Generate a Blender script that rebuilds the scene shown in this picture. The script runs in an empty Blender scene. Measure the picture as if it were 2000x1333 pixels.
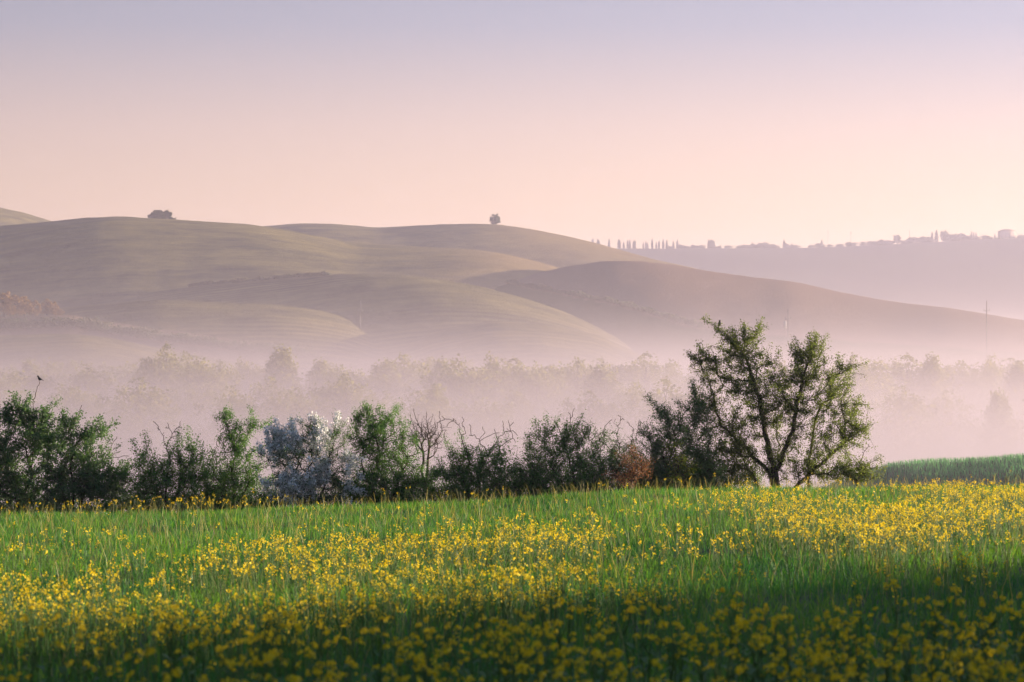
import bpy, math, random
import numpy as np
from mathutils import Vector, Matrix
R = math.radians
rng = np.random.default_rng(7)
random.seed(7)
SC = bpy.context.scene

# ------------------------------------------------------------------ camera
F = 2000 * 100 / 36.0          # pixels of focal length at a 2000 px wide frame
HY = 640.0                     # eye level row
CAMZ = 1.7
cam_d = bpy.data.cameras.new('camera'); cam = bpy.data.objects.new('camera', cam_d)
SC.collection.objects.link(cam); SC.camera = cam
cam_d.lens = 100; cam_d.sensor_width = 36; cam_d.clip_start = 0.5; cam_d.clip_end = 20000
cam.location = (0, 0, CAMZ)
cam.rotation_euler = (R(90) - math.atan((666.5 - HY) / F), 0, 0)
cam_d.dof.use_dof = True; cam_d.dof.focus_distance = 80; cam_d.dof.aperture_fstop = 5.0

# ------------------------------------------------------------------ sky and sun
SUN_AZ, SUN_EL = 75.0, 5.6     # degrees to the right of the view, degrees above the horizon
SUN = Vector((math.sin(R(SUN_AZ)) * math.cos(R(SUN_EL)), math.cos(R(SUN_AZ)) * math.cos(R(SUN_EL)), math.sin(R(SUN_EL))))
W = bpy.data.worlds.new('World'); SC.world = W; W.use_nodes = True
nt = W.node_tree; N = nt.nodes; L = nt.links; N.clear()
out = N.new('ShaderNodeOutputWorld'); bg = N.new('ShaderNodeBackground'); L.new(bg.outputs[0], out.inputs[0])
sky = N.new('ShaderNodeTexSky'); sky.sky_type = 'NISHITA'; sky.sun_disc = False
sky.sun_elevation = R(SUN_EL); sky.sun_rotation = R(SUN_AZ); sky.dust_density = 2.5; sky.air_density = 1.0; sky.ozone_density = 2.0
tc = N.new('ShaderNodeTexCoord'); sx = N.new('ShaderNodeSeparateXYZ'); L.new(tc.outputs['Generated'], sx.inputs[0])
# a thin dawn veil: lavender overhead, rose and peach towards the horizon, brighter on the sun's side
ramp = N.new('ShaderNodeValToRGB'); e = ramp.color_ramp.elements
def lin(r, g, b): return tuple(((c / 255) / 12.92 if c / 255 <= .04045 else ((c / 255 + .055) / 1.055) ** 2.4) for c in (r, g, b)) + (1,)
stops = [(0.0, lin(255, 222, 172)), (0.035, lin(255, 215, 180)), (0.07, lin(230, 202, 192)), (0.105, lin(181, 178, 195)), (0.14, lin(158, 166, 192)), (0.40, lin(118, 144, 182)), (1.0, lin(104, 134, 178))]
e[0].position, e[0].color = stops[0]; e[1].position, e[1].color = stops[-1]
for p, c in stops[1:-1]:
    q = e.new(p); q.color = c
L.new(sx.outputs[2], ramp.inputs[0])
dt = N.new('ShaderNodeVectorMath'); dt.operation = 'DOT_PRODUCT'; L.new(tc.outputs['Generated'], dt.inputs[0]); dt.inputs[1].default_value = SUN
mr = N.new('ShaderNodeMapRange'); L.new(dt.outputs['Value'], mr.inputs[0])
for k, v in zip((1, 2, 3, 4), (0.0, 1.0, 0.93, 2.15)): mr.inputs[k].default_value = v
mul = N.new('ShaderNodeMix'); mul.data_type = 'RGBA'; mul.blend_type = 'MULTIPLY'; mul.inputs[0].default_value = 1
L.new(ramp.outputs[0], mul.inputs[6])
cmb = N.new('ShaderNodeCombineColor'); [L.new(mr.outputs[0], cmb.inputs[k]) for k in range(3)]; L.new(cmb.outputs[0], mul.inputs[7])
sk = N.new('ShaderNodeMix'); sk.data_type = 'RGBA'; sk.blend_type = 'MULTIPLY'; sk.inputs[0].default_value = 1
L.new(sky.outputs[0], sk.inputs[6]); sk.inputs[7].default_value = (.1, .1, .1, 1)
mx = N.new('ShaderNodeMix'); mx.data_type = 'RGBA'; mx.inputs[0].default_value = .82
L.new(sk.outputs[2], mx.inputs[6]); L.new(mul.outputs[2], mx.inputs[7]); L.new(mx.outputs[2], bg.inputs[0]); bg.inputs[1].default_value = .228

sd = bpy.data.lights.new('sun', 'SUN'); sd.energy = 5.0; sd.angle = R(.55); sd.color = (1, .79, .57)
so = bpy.data.objects.new('sun', sd); SC.collection.objects.link(so); so.location = (200, 90, 120)
so.rotation_euler = (-SUN).to_track_quat('-Z', 'Y').to_euler()
VS = SC.view_settings; VS.view_transform = 'Standard'; VS.look = 'None'; VS.exposure = 2.1; VS.gamma = 1; VS.use_curve_mapping = False
cy = SC.cycles; cy.use_denoising = True; cy.max_bounces = 6; cy.diffuse_bounces = 3; cy.glossy_bounces = 2; cy.transmission_bounces = 4
cy.volume_bounces = 0; cy.transparent_max_bounces = 8; cy.use_adaptive_sampling = True; cy.adaptive_threshold = .02
try: cy.denoiser = 'OPENIMAGEDENOISE'; cy.denoising_prefilter = 'ACCURATE'
except Exception: pass

# ------------------------------------------------------------------ helpers
def P(px, py, d):              # the world point seen at a pixel of the 2000 px photograph, d metres ahead
    return np.array([(px - 1000) / F * d, d, CAMZ + (HY - py) / F * d])
def link(o, parent=None):
    SC.collection.objects.link(o)
    if parent is not None: o.parent = parent
    return o
def tag(o, label=None, cat=None, group=None, kind=None):
    if label: o['label'] = label
    if cat: o['category'] = cat
    if group: o['group'] = group
    if kind: o['kind'] = kind
    return o
def empty(name, loc):
    o = bpy.data.objects.new(name, None); o.location = loc; o.empty_display_size = .2
    return link(o)
def mesh_np(name, v, faces, mat=None, smooth=False):
    """v (n,3); faces: list of int arrays, each (m,3) or (m,4)"""
    me = bpy.data.meshes.new(name); v = np.asarray(v, np.float32)
    me.vertices.add(len(v)); me.vertices.foreach_set('co', v.ravel())
    if not isinstance(faces, list): faces = [faces]
    faces = [np.asarray(f, np.int32) for f in faces if len(f)]
    li = np.concatenate([f.ravel() for f in faces]); cnt = np.concatenate([np.full(len(f), f.shape[1], np.int32) for f in faces])
    me.loops.add(len(li)); me.loops.foreach_set('vertex_index', li)
    me.polygons.add(len(cnt)); st = np.concatenate([[0], np.cumsum(cnt)[:-1]]).astype(np.int32)
    me.polygons.foreach_set('loop_start', st)
    if smooth: me.polygons.foreach_set('use_smooth', np.ones(len(cnt), bool))
    me.update(calc_edges=True)
    if mat: me.materials.append(mat)
    return me
def mobj(name, v, faces, mat, parent=None, smooth=False):
    return link(bpy.data.objects.new(name, mesh_np(name, v, faces, mat, smooth)), parent)
class MB:                      # collects pieces of one mesh
    def __init__(s): s.v = []; s.f3 = []; s.f4 = []; s.n = 0
    def add(s, v, f3=None, f4=None):
        s.v.append(np.asarray(v, float))
        if f3 is not None and len(f3): s.f3.append(np.asarray(f3) + s.n)
        if f4 is not None and len(f4): s.f4.append(np.asarray(f4) + s.n)
        s.n += len(v)
    def mesh(s, name, mat, smooth=False):
        fs = []
        if s.f3: fs.append(np.concatenate(s.f3))
        if s.f4: fs.append(np.concatenate(s.f4))
        return mesh_np(name, np.concatenate(s.v), fs, mat, smooth)
    def build(s, name, mat, parent=None, smooth=False):
        return link(bpy.data.objects.new(name, s.mesh(name, mat, smooth)), parent)
    def box(s, c, h, taper=1.0):
        c = np.asarray(c, float); h = np.asarray(h, float)
        v = np.array([[sx * (taper if sz > 0 else 1), sy * (taper if sz > 0 else 1), sz] for sz in (-1, 1) for sy in (-1, 1) for sx in (-1, 1)], float) * h + c
        s.add(v, f4=[[0, 2, 3, 1], [4, 5, 7, 6], [0, 1, 5, 4], [2, 6, 7, 3], [0, 4, 6, 2], [1, 3, 7, 5]])
    def tube(s, pts, rad, k=6, cap=True):
        pts = np.asarray(pts, float); n = len(pts); rad = np.broadcast_to(np.asarray(rad, float), (n,))
        t = np.gradient(pts, axis=0) if n > 1 else np.array([[0, 0, 1.]]); t /= np.linalg.norm(t, axis=1)[:, None] + 1e-9
        ref = np.where(np.abs(t[:, 2:3]) > .9, np.array([[1., 0, 0]]), np.array([[0, 0, 1.]]))
        a = np.cross(t, ref); a /= np.linalg.norm(a, axis=1)[:, None] + 1e-9; b = np.cross(t, a)
        ang = np.arange(k) * 2 * np.pi / k
        v = pts[:, None] + rad[:, None, None] * (np.cos(ang)[None, :, None] * a[:, None] + np.sin(ang)[None, :, None] * b[:, None])
        f = [[i * k + j, i * k + (j + 1) % k, (i + 1) * k + (j + 1) % k, (i + 1) * k + j] for i in range(n - 1) for j in range(k)]
        v = v.reshape(-1, 3); f3 = []
        if cap:
            v = np.concatenate([v, pts[:1], pts[-1:]])
            f3 = [[(j + 1) % k, j, n * k] for j in range(k)] + [[(n - 1) * k + j, (n - 1) * k + (j + 1) % k, n * k + 1] for j in range(k)]
        s.add(v, f3, f)
def smooth_interp(x, pts, sig=25):
    p = np.array(pts, float); g = np.arange(min(x.min(), p[0, 0]) - 150, max(x.max(), p[-1, 0]) + 150, 5.0)
    lo = (p[1, 1] - p[0, 1]) / (p[1, 0] - p[0, 0]); hi = (p[-1, 1] - p[-2, 1]) / (p[-1, 0] - p[-2, 0])
    y = np.interp(g, p[:, 0], p[:, 1])
    y = np.where(g < p[0, 0], p[0, 1] + lo * (g - p[0, 0]) * .6, y); y = np.where(g > p[-1, 0], p[-1, 1] + hi * (g - p[-1, 0]) * .6, y)
    k = np.exp(-.5 * (np.arange(-40, 41) * 5 / sig) ** 2); k /= k.sum()
    y = np.convolve(np.pad(y, 40, mode='edge'), k, 'valid')
    return np.interp(x, g, y)
def vnoise(x, y, seed=0):      # smooth value noise, about -1..1
    r = np.random.default_rng(seed).uniform(-1, 1, (128, 128))
    xi = np.floor(x).astype(int); yi = np.floor(y).astype(int); fx = x - xi; fy = y - yi
    fx = fx * fx * (3 - 2 * fx); fy = fy * fy * (3 - 2 * fy); a = lambda i, j: r[i % 128, j % 128]
    return (a(xi, yi) * (1 - fx) + a(xi + 1, yi) * fx) * (1 - fy) + (a(xi, yi + 1) * (1 - fx) + a(xi + 1, yi + 1) * fx) * fy
def unit(v): return v / (np.linalg.norm(v, axis=-1, keepdims=True) + 1e-12)

# ------------------------------------------------------------------ materials
def new_mat(name):
    m = bpy.data.materials.new(name); m.use_nodes = True; m.node_tree.nodes.clear(); return m, m.node_tree.nodes, m.node_tree.links
def leaf_mat(name, c1, c2, trans=.45, tcol=None, rough=.6, patch=0.0):
    """foliage: colour varies leaf by leaf between c1 and c2; part of the light passes through"""
    m, n, l = new_mat(name); o = n.new('ShaderNodeOutputMaterial')
    g = n.new('ShaderNodeNewGeometry'); r = n.new('ShaderNodeValToRGB'); 
    if patch:                  # drifts of paler and deeper growth
        tc = n.new('ShaderNodeTexCoord'); pn = n.new('ShaderNodeTexNoise'); pn.inputs['Scale'].default_value = patch; pn.inputs['Detail'].default_value = 4; l.new(tc.outputs['Object'], pn.inputs['Vector'])
        pr = n.new('ShaderNodeMapRange'); l.new(pn.outputs[0], pr.inputs[0]); pr.inputs[1].default_value = .3; pr.inputs[2].default_value = .7; pr.inputs[3].default_value = -.45; pr.inputs[4].default_value = .45
        pa = n.new('ShaderNodeMath'); pa.operation = 'ADD'; pa.use_clamp = True; l.new(g.outputs['Random Per Island'], pa.inputs[0]); l.new(pr.outputs[0], pa.inputs[1]); l.new(pa.outputs[0], r.inputs[0])
    else: l.new(g.outputs['Random Per Island'], r.inputs[0])
    r.color_ramp.elements[0].color = (*c1, 1); r.color_ramp.elements[1].color = (*c2, 1)
    b = n.new('ShaderNodeBsdfPrincipled'); b.inputs['Roughness'].default_value = rough; b.inputs['Specular IOR Level'].default_value = .25
    l.new(r.outputs[0], b.inputs['Base Color'])
    t = n.new('ShaderNodeBsdfTranslucent'); q = n.new('ShaderNodeMix'); q.data_type = 'RGBA'; q.blend_type = 'MULTIPLY'; q.inputs[0].default_value = 1
    l.new(r.outputs[0], q.inputs[6]); q.inputs[7].default_value = (*(tcol or (1.6, 1.7, .7)), 1); l.new(q.outputs[2], t.inputs[0])
    mx = n.new('ShaderNodeMixShader'); mx.inputs[0].default_value = trans
    l.new(b.outputs[0], mx.inputs[1]); l.new(t.outputs[0], mx.inputs[2]); l.new(mx.outputs[0], o.inputs[0]); return m
def plain_mat(name, c1, c2=None, scale=3.0, rough=.85, bump=0.0, metal=0):
    m, n, l = new_mat(name); o = n.new('ShaderNodeOutputMaterial'); b = n.new('ShaderNodeBsdfPrincipled')
    b.inputs['Roughness'].default_value = rough; b.inputs['Metallic'].default_value = metal; b.inputs['Specular IOR Level'].default_value = .2
    tc = n.new('ShaderNodeTexCoord'); x = n.new('ShaderNodeTexNoise'); x.inputs['Scale'].default_value = scale; x.inputs['Detail'].default_value = 6
    l.new(tc.outputs['Object'], x.inputs['Vector']); r = n.new('ShaderNodeValToRGB'); l.new(x.outputs[0], r.inputs[0])
    r.color_ramp.elements[0].position = .3; r.color_ramp.elements[1].position = .7
    r.color_ramp.elements[0].color = (*c1, 1); r.color_ramp.elements[1].color = (*(c2 or c1), 1); l.new(r.outputs[0], b.inputs['Base Color'])
    if bump:
        u = n.new('ShaderNodeBump'); u.inputs['Strength'].default_value = bump; u.inputs['Distance'].default_value = .1; l.new(x.outputs[0], u.inputs['Height']); l.new(u.outputs[0], b.inputs['Normal'])
    l.new(b.outputs[0], o.inputs[0]); return m
def land_mat(name, cA, cB, dry, stripe=0.0, ang=0.0, bump=1.0):
    """open farmland: cover attribute 0 = crop colours cA/cB, 1 = dry soil, or gold painted for sunlight; drill lines, mottling, rough sward relief"""
    m, n, l = new_mat(name); o = n.new('ShaderNodeOutputMaterial'); b = n.new('ShaderNodeBsdfPrincipled'); b.inputs['Roughness'].default_value = .95; b.inputs['Specular IOR Level'].default_value = .05
    tc = n.new('ShaderNodeTexCoord'); x = n.new('ShaderNodeTexNoise'); x.inputs['Scale'].default_value = .02; x.inputs['Detail'].default_value = 11; x.inputs['Roughness'].default_value = .78
    l.new(tc.outputs['Object'], x.inputs['Vector']); r = n.new('ShaderNodeValToRGB'); l.new(x.outputs[0], r.inputs[0])
    r.color_ramp.elements[0].position = .38; r.color_ramp.elements[1].position = .63
    r.color_ramp.elements[0].color = (*cA, 1); r.color_ramp.elements[1].color = (*cB, 1)
    at = n.new('ShaderNodeAttribute'); at.attribute_name = 'cover'
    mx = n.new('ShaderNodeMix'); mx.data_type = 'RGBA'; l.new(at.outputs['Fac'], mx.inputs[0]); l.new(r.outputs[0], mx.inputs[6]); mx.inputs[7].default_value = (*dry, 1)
    # drill lines across the slope
    mp = n.new('ShaderNodeMapping'); mp.inputs['Rotation'].default_value = (0, 0, R(ang)); l.new(tc.outputs['Object'], mp.inputs[0])
    wv = n.new('ShaderNodeTexWave'); wv.bands_direction = 'Y'; wv.inputs['Scale'].default_value = .028; wv.inputs['Distortion'].default_value = 9.0; wv.inputs['Detail'].default_value = 3; wv.inputs['Detail Scale'].default_value = .22
    l.new(mp.outputs[0], wv.inputs[0])
    ml = n.new('ShaderNodeMix'); ml.data_type = 'RGBA'; ml.blend_type = 'MULTIPLY'; ml.inputs[0].default_value = stripe
    sn = n.new('ShaderNodeTexNoise'); sn.inputs['Scale'].default_value = .008; sn.inputs['Detail'].default_value = 2; l.new(tc.outputs['Object'], sn.inputs['Vector'])
    sr = n.new('ShaderNodeMapRange'); l.new(sn.outputs[0], sr.inputs[0]); sr.inputs[1].default_value = .4; sr.inputs[2].default_value = .65; sr.inputs[3].default_value = 0; sr.inputs[4].default_value = stripe; l.new(sr.outputs[0], ml.inputs[0])
    gr = n.new('ShaderNodeMapRange'); l.new(wv.outputs['Fac'], gr.inputs[0]); gr.inputs[3].default_value = .45; gr.inputs[4].default_value = 1.25
    cc = n.new('ShaderNodeCombineColor'); [l.new(gr.outputs[0], cc.inputs[k]) for k in range(3)]
    l.new(mx.outputs[2], ml.inputs[6]); l.new(cc.outputs[0], ml.inputs[7]); l.new(ml.outputs[2], b.inputs['Base Color'])
    y = n.new('ShaderNodeTexNoise'); y.inputs['Scale'].default_value = .35; y.inputs['Detail'].default_value = 5; l.new(tc.outputs['Object'], y.inputs['Vector'])
    ad = n.new('ShaderNodeMath'); ad.operation = 'MULTIPLY_ADD'; l.new(wv.outputs['Fac'], ad.inputs[0]); ad.inputs[1].default_value = stripe * 1.2; l.new(y.outputs[0], ad.inputs[2])
    u = n.new('ShaderNodeBump'); u.inputs['Strength'].default_value = .5; u.inputs['Distance'].default_value = bump; l.new(ad.outputs[0], u.inputs['Height']); l.new(u.outputs[0], b.inputs['Normal'])
    # upright blades: half of the sward's faces stand on end and catch a low sun
    z = n.new('ShaderNodeTexNoise'); z.inputs['Scale'].default_value = 3.0; l.new(tc.outputs['Object'], z.inputs['Vector'])
    sb = n.new('ShaderNodeVectorMath'); sb.operation = 'SUBTRACT'; l.new(z.outputs['Color'], sb.inputs[0]); sb.inputs[1].default_value = (.5, .5, .46)
    nm = n.new('ShaderNodeVectorMath'); nm.operation = 'NORMALIZE'; l.new(sb.outputs[0], nm.inputs[0])
    df = n.new('ShaderNodeBsdfDiffuse'); l.new(ml.outputs[2], df.inputs[0]); l.new(nm.outputs[0], df.inputs['Normal'])
    fx = n.new('ShaderNodeMixShader'); fx.inputs[0].default_value = .75; l.new(b.outputs[0], fx.inputs[1]); l.new(df.outputs[0], fx.inputs[2])
    l.new(fx.outputs[0], o.inputs[0]); return m

# ------------------------------------------------------------------ the near field
CRESTY = [(-600, 1042), (0, 1017), (300, 1013), (600, 1003), (900, 994), (1100, 979), (1250, 970), (1500, 966), (2000, 961), (2600, 953)]
def field_z(X, Y):
    X = np.asarray(X, float); Y = np.asarray(Y, float); d = np.maximum(Y, 12.0)
    px = np.clip(1000 + F * X / d, -900, 2900)
    dc = (smooth_interp(px.ravel(), CRESTY, 60).reshape(px.shape) - HY) / F * 72
    s = (dc - 2.15) / 58
    z = -(2.15 + s * (np.clip(Y, -30, 72) - 14))
    q = np.clip(Y - 72, 0, None); z -= s * np.minimum(q, 18) + .004 * np.minimum(q, 18) ** 2
    q2 = np.clip(Y - 90, 0, None); z -= .185 * q2
    z += .05 * vnoise(X / 6, Y / 9, 3) + .03 * vnoise(X / 2.3, Y / 3, 4)
    return np.maximum(z + CAMZ, -29.0)
M_soil = plain_mat('field_soil', (.03, .045, .016), (.05, .05, .022), .8, bump=.4)
gx = np.concatenate([np.linspace(-140, -32, 30)[:-1], np.linspace(-32, 32, 97), np.linspace(32, 140, 30)[1:]])
gy = np.concatenate([np.linspace(-40, 8, 20)[:-1], np.linspace(8, 110, 110), np.linspace(110, 260, 40)[1:]])
XX, YY = np.meshgrid(gx, gy); ZZ = field_z(XX, YY); nx, ny = len(gx), len(gy)
idx = np.arange(nx * ny).reshape(ny, nx)
quads = np.stack([idx[:-1, :-1], idx[:-1, 1:], idx[1:, 1:], idx[1:, :-1]], -1).reshape(-1, 4)
fld = mobj('field', np.stack([XX, YY, ZZ], -1).reshape(-1, 3), quads, M_soil, smooth=True)
tag(fld, 'gently sloping field of green corn and yellow flowers', kind='structure')

# ------------------------------------------------------------------ valley floor and hills
M_valley = land_mat('valley_land', (.05, .075, .03), (.075, .09, .035), (.1, .08, .05), .1)
vx = np.linspace(-2300, 2300, 47); vy = np.linspace(90, 4900, 60); VX, VY = np.meshgrid(vx, vy)
VZ = -27.5 + 1.5 * vnoise(VX / 160, VY / 200, 5); vi = np.arange(VX.size).reshape(VX.shape)
vf = mobj('valley_floor', np.stack([VX, VY, VZ], -1).reshape(-1, 3), np.stack([vi[:-1, :-1], vi[:-1, 1:], vi[1:, 1:], vi[1:, :-1]], -1).reshape(-1, 4), M_valley, smooth=True)
tag(vf, 'flat valley floor lost in the morning mist', kind='structure')

class Hill:
    """a rounded ridge: its crest runs through the given skyline points at the given distances"""
    def __init__(s, name, label, crest, dist, wf, wb, zf, zb, mat, r=.25, sig=22, rough=1.2, seed=0, cover=None, px0=-500, px1=2500, step=11, rows=48, name_und=140):
        s.crest, s.dist, s.wf, s.wb, s.zf, s.zb, s.r, s.sig, s.rough, s.seed, s.und = crest, dist, wf, wb, zf, zb, r, sig, rough, seed, name_und
        px = np.arange(px0, px1 + 1, step, dtype=float)
        tf = np.linspace(1, 0, rows) ** 1.35; tb = np.linspace(0, 1, 16)[1:] ** 1.4
        D = s.D(px); d = np.concatenate([D[None] - tf[:, None] * wf, D[None] + tb[:, None] * wb]); PX = np.broadcast_to(px, d.shape)
        X = (PX - 1000) / F * d; Z = s.z(PX, d)
        i = np.arange(d.size).reshape(d.shape); q = np.stack([i[:-1, :-1], i[:-1, 1:], i[1:, 1:], i[1:, :-1]], -1).reshape(-1, 4)
        me = mesh_np(name, np.stack([X, d, Z], -1).reshape(-1, 3), q, mat, True)
        a = me.attributes.new('cover', 'FLOAT', 'POINT')
        if cover is not None: a.data.foreach_set('value', cover(PX, HY + (CAMZ - Z) / d * F, d).astype(np.float32).ravel())
        s.o = tag(link(bpy.data.objects.new(name, me)), label, kind='structure')
    def D(s, px): return smooth_interp(np.asarray(px, float), s.dist, 60)
    def z(s, px, d):
        px = np.asarray(px, float); d = np.asarray(d, float); sh = px.shape
        c = smooth_interp(px.ravel(), s.crest, s.sig).reshape(sh); D = s.D(px.ravel()).reshape(sh)
        zc = CAMZ + (HY - c) / F * D; r = s.r
        S = lambda t: (np.sqrt(t * t + r * r) - r) / (math.sqrt(1 + r * r) - r)
        tf = np.clip((D - d) / s.wf, 0, 1.0); tb = np.clip((d - D) / s.wb, 0, 1)
        z = np.where(d < D, zc + (s.zf - zc) * S(tf), zc + (s.zb - zc) * S(tb))
        X = (px - 1000) / F * d; u = s.und
        n = vnoise(X / u + 9, d / (u * 1.6), s.seed) + .45 * vnoise(X / u * 2.3, d / u * 1.5 + 7, s.seed + 1)
        return z + s.rough * n * np.clip(tf * 6, 0, 1) * np.clip((1 - tf) * 4 + .3, 0, 1) + .25 * vnoise(X / 9, d / 14, s.seed + 2)
    def at(s, px, py):         # the point of the front slope seen at a pixel
        D = float(s.D(np.array([float(px)]))[0]); d = np.linspace(D, D - s.wf, 500); z = s.z(np.full(500, float(px)), d)
        row = HY + (CAMZ - z) / d * F; k = int(np.argmax(row >= py)) if (row >= py).any() else 499
        return np.array([(px - 1000) / F * d[k], d[k], z[k]])
    def top(s, px):
        D = s.D(np.array([float(px)]))[0]; return np.array([(px - 1000) / F * D, D, s.z(np.array([float(px)]), np.array([D]))[0]])
G1, G2, LIT_GOLD = (.085, .088, .05), (.33, .27, .105), (.38, .26, .14)  # third tone: gold standing in for low sun on hill shoulders
M_green = land_mat('hill_pasture', G1, G2, LIT_GOLD, .12, 20)
M_striped = land_mat('drilled_crop', (.095, .095, .052), (.29, .245, .105), LIT_GOLD, .75, -12, 1.4)
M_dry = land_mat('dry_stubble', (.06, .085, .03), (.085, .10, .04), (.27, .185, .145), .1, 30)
M_far = land_mat('far_slope', (.05, .065, .035), (.075, .08, .045), LIT_GOLD, .1, 0)

h_far = Hill('hill', 'long hazy ridge on the right skyline, crowned with cypresses',
    [(700, 540), (1000, 499), (1150, 485), (1300, 487), (1430, 486), (1560, 485), (1680, 481), (1800, 475), (1900, 470), (2000, 466), (2300, 460)],
    [(500, 4150), (2500, 4250)], 1500, 500, -30, -25, M_far, r=.06, sig=14, seed=11, px0=600, rough=4)
h_left = Hill('hill', 'small sunlit green hilltop at the left edge of the skyline',
    [(-500, 330), (-200, 366), (0, 408), (50, 419), (105, 436), (200, 462), (400, 500)], [(-500, 2500), (500, 2500)], 600, 700, 10, -25, M_green, r=.3, sig=12, seed=21, px1=700)
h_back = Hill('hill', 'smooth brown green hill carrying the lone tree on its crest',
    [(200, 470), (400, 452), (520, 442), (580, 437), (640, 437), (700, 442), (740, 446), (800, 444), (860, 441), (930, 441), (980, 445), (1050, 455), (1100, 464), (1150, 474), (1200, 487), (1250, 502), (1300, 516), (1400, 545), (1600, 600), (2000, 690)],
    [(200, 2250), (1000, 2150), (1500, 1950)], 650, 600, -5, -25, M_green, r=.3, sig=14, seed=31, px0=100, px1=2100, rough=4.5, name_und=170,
    cover=lambda px, py, d: np.clip((px - 830) / 200, 0, 1) * .55)  # right part painted golden, as if the sun struck it
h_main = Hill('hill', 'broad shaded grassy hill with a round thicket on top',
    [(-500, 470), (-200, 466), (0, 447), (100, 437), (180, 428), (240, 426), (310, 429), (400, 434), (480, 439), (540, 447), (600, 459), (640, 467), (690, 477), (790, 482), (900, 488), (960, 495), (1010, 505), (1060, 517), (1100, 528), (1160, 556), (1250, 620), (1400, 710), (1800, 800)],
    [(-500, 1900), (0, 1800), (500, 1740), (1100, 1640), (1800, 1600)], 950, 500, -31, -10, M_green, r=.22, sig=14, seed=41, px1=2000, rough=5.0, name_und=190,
    cover=lambda px, py, d: np.clip((px - 780) / 200, 0, 1) * .6)  # sunlight put into the colour of the right shoulder
h_brown = Hill('hill', 'mauve brown hill of dry stubble sloping down to the right',
    [(600, 600), (800, 562), (890, 545), (1000, 540), (1050, 533), (1100, 523), (1150, 514), (1200, 510), (1250, 511), (1300, 516), (1350, 524), (1400, 533), (1450, 540), (1500, 546), (1550, 551), (1600, 562), (1650, 573), (1700, 582), (1750, 591), (1800, 597), (1850, 602), (1900, 610), (1950, 618), (2000, 627), (2300, 670)],
    [(600, 1440), (1200, 1400), (2000, 1220), (2500, 1170)], 560, 450, -31, -20, M_dry, r=.3, sig=12, seed=51, px0=500, rough=2.4,
    cover=lambda px, py, d: np.clip((np.interp(px, [800, 890, 950, 1000, 1050, 1100, 1200, 1250, 1290, 1330, 1370, 1450, 1600, 2000, 2500], [535, 541, 545, 553, 564, 573, 592, 605, 617, 630, 640, 652, 664, 690, 710]) - py) / 4 + .5, 0, 1))
h_mid = Hill('hill', 'drilled crop slope rising to a dark hedge line in the middle',
    [(-500, 640), (-200, 625), (0, 600), (200, 580), (360, 562), (480, 551), (560, 545), (620, 539), (700, 535), (780, 538), (860, 546), (930, 560), (1010, 580), (1080, 602), (1150, 630), (1250, 680), (1400, 740), (1800, 800)],
    [(-500, 1280), (600, 1220), (1200, 1120), (1800, 1050)], 480, 400, -31, -10, M_striped, r=.35, sig=20, seed=61, px1=2000, rough=3.2)
h_fold = Hill('hill', 'low ploughed fold in front of the middle slope on the left',
    [(-500, 680), (-200, 650), (0, 618), (150, 598), (310, 586), (430, 591), (530, 595), (600, 603), (680, 620), (750, 648), (850, 690), (1000, 740)],
    [(-500, 1060), (1000, 1000)], 330, 300, -31, -10, M_striped, r=.35, sig=16, seed=71, px1=1200, rough=1.2)
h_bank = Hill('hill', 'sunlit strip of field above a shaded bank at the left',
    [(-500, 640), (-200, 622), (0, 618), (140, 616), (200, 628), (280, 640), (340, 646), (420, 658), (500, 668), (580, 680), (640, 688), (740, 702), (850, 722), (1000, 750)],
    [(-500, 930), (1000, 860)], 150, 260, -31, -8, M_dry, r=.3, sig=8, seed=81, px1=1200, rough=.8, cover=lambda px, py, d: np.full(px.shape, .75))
h_low = Hill('hill', 'low pale field in the mist at the lower left',
    [(-500, 655), (-200, 648), (0, 655), (150, 652), (250, 668), (350, 690), (450, 705), (600, 730), (900, 780)],
    [(-500, 840), (1000, 790)], 250, 160, -31, -16, M_striped, r=.4, sig=20, seed=91, px1=1100, rough=1.5)
h_knoll = Hill('hill', 'faint low sunlit knoll above the misty trees in the middle',
    [(500, 750), (700, 690), (850, 645), (964, 627), (1060, 634), (1174, 656), (1230, 685), (1350, 730), (1600, 790)],
    [(500, 980), (1600, 920)], 300, 260, -31, -14, M_striped, r=.35, sig=16, seed=101, px0=400, px1=1800, rough=1.0)
h_rise = Hill('field_rise', 'bluish green grassy rise beyond the field at the right edge',
    [(1350, 1090), (1550, 985), (1650, 945), (1730, 918), (1800, 910), (1880, 908), (1940, 903), (2000, 896), (2200, 886), (2500, 880)],
    [(1300, 150), (2600, 128)], 80, 60, -11, -26, M_soil, r=.3, sig=18, seed=111, px0=1300, px1=2900, rough=.25, name_und=12)

# ------------------------------------------------------------------ air: even haze over everything, mist lying in the valley
def vol_box(name, lo, hi, label):
    m = MB(); lo = np.array(lo, float); hi = np.array(hi, float); m.box((lo + hi) / 2, (hi - lo) / 2); o = m.build(name, None)
    return tag(o, label, kind='stuff')
hz = vol_box('haze', (-2600, -160, -34), (2600, 5100, 150), 'thin rosy dawn haze filling the whole landscape')
m, n, l = new_mat('haze_air'); o = n.new('ShaderNodeOutputMaterial'); v = n.new('ShaderNodeVolumePrincipled')
v.inputs['Color'].default_value = (.70, .67, .90, 1); v.inputs['Density'].default_value = .00014; v.inputs['Anisotropy'].default_value = .42
l.new(v.outputs[0], o.inputs['Volume']); hz.data.materials.append(m)
ms = vol_box('mist', (-2300, 98, -31), (2300, 4700, 75), 'bank of dense pink mist lying along the valley')
m, n, l = new_mat('mist_air'); o = n.new('ShaderNodeOutputMaterial'); v = n.new('ShaderNodeVolumePrincipled')
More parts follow.
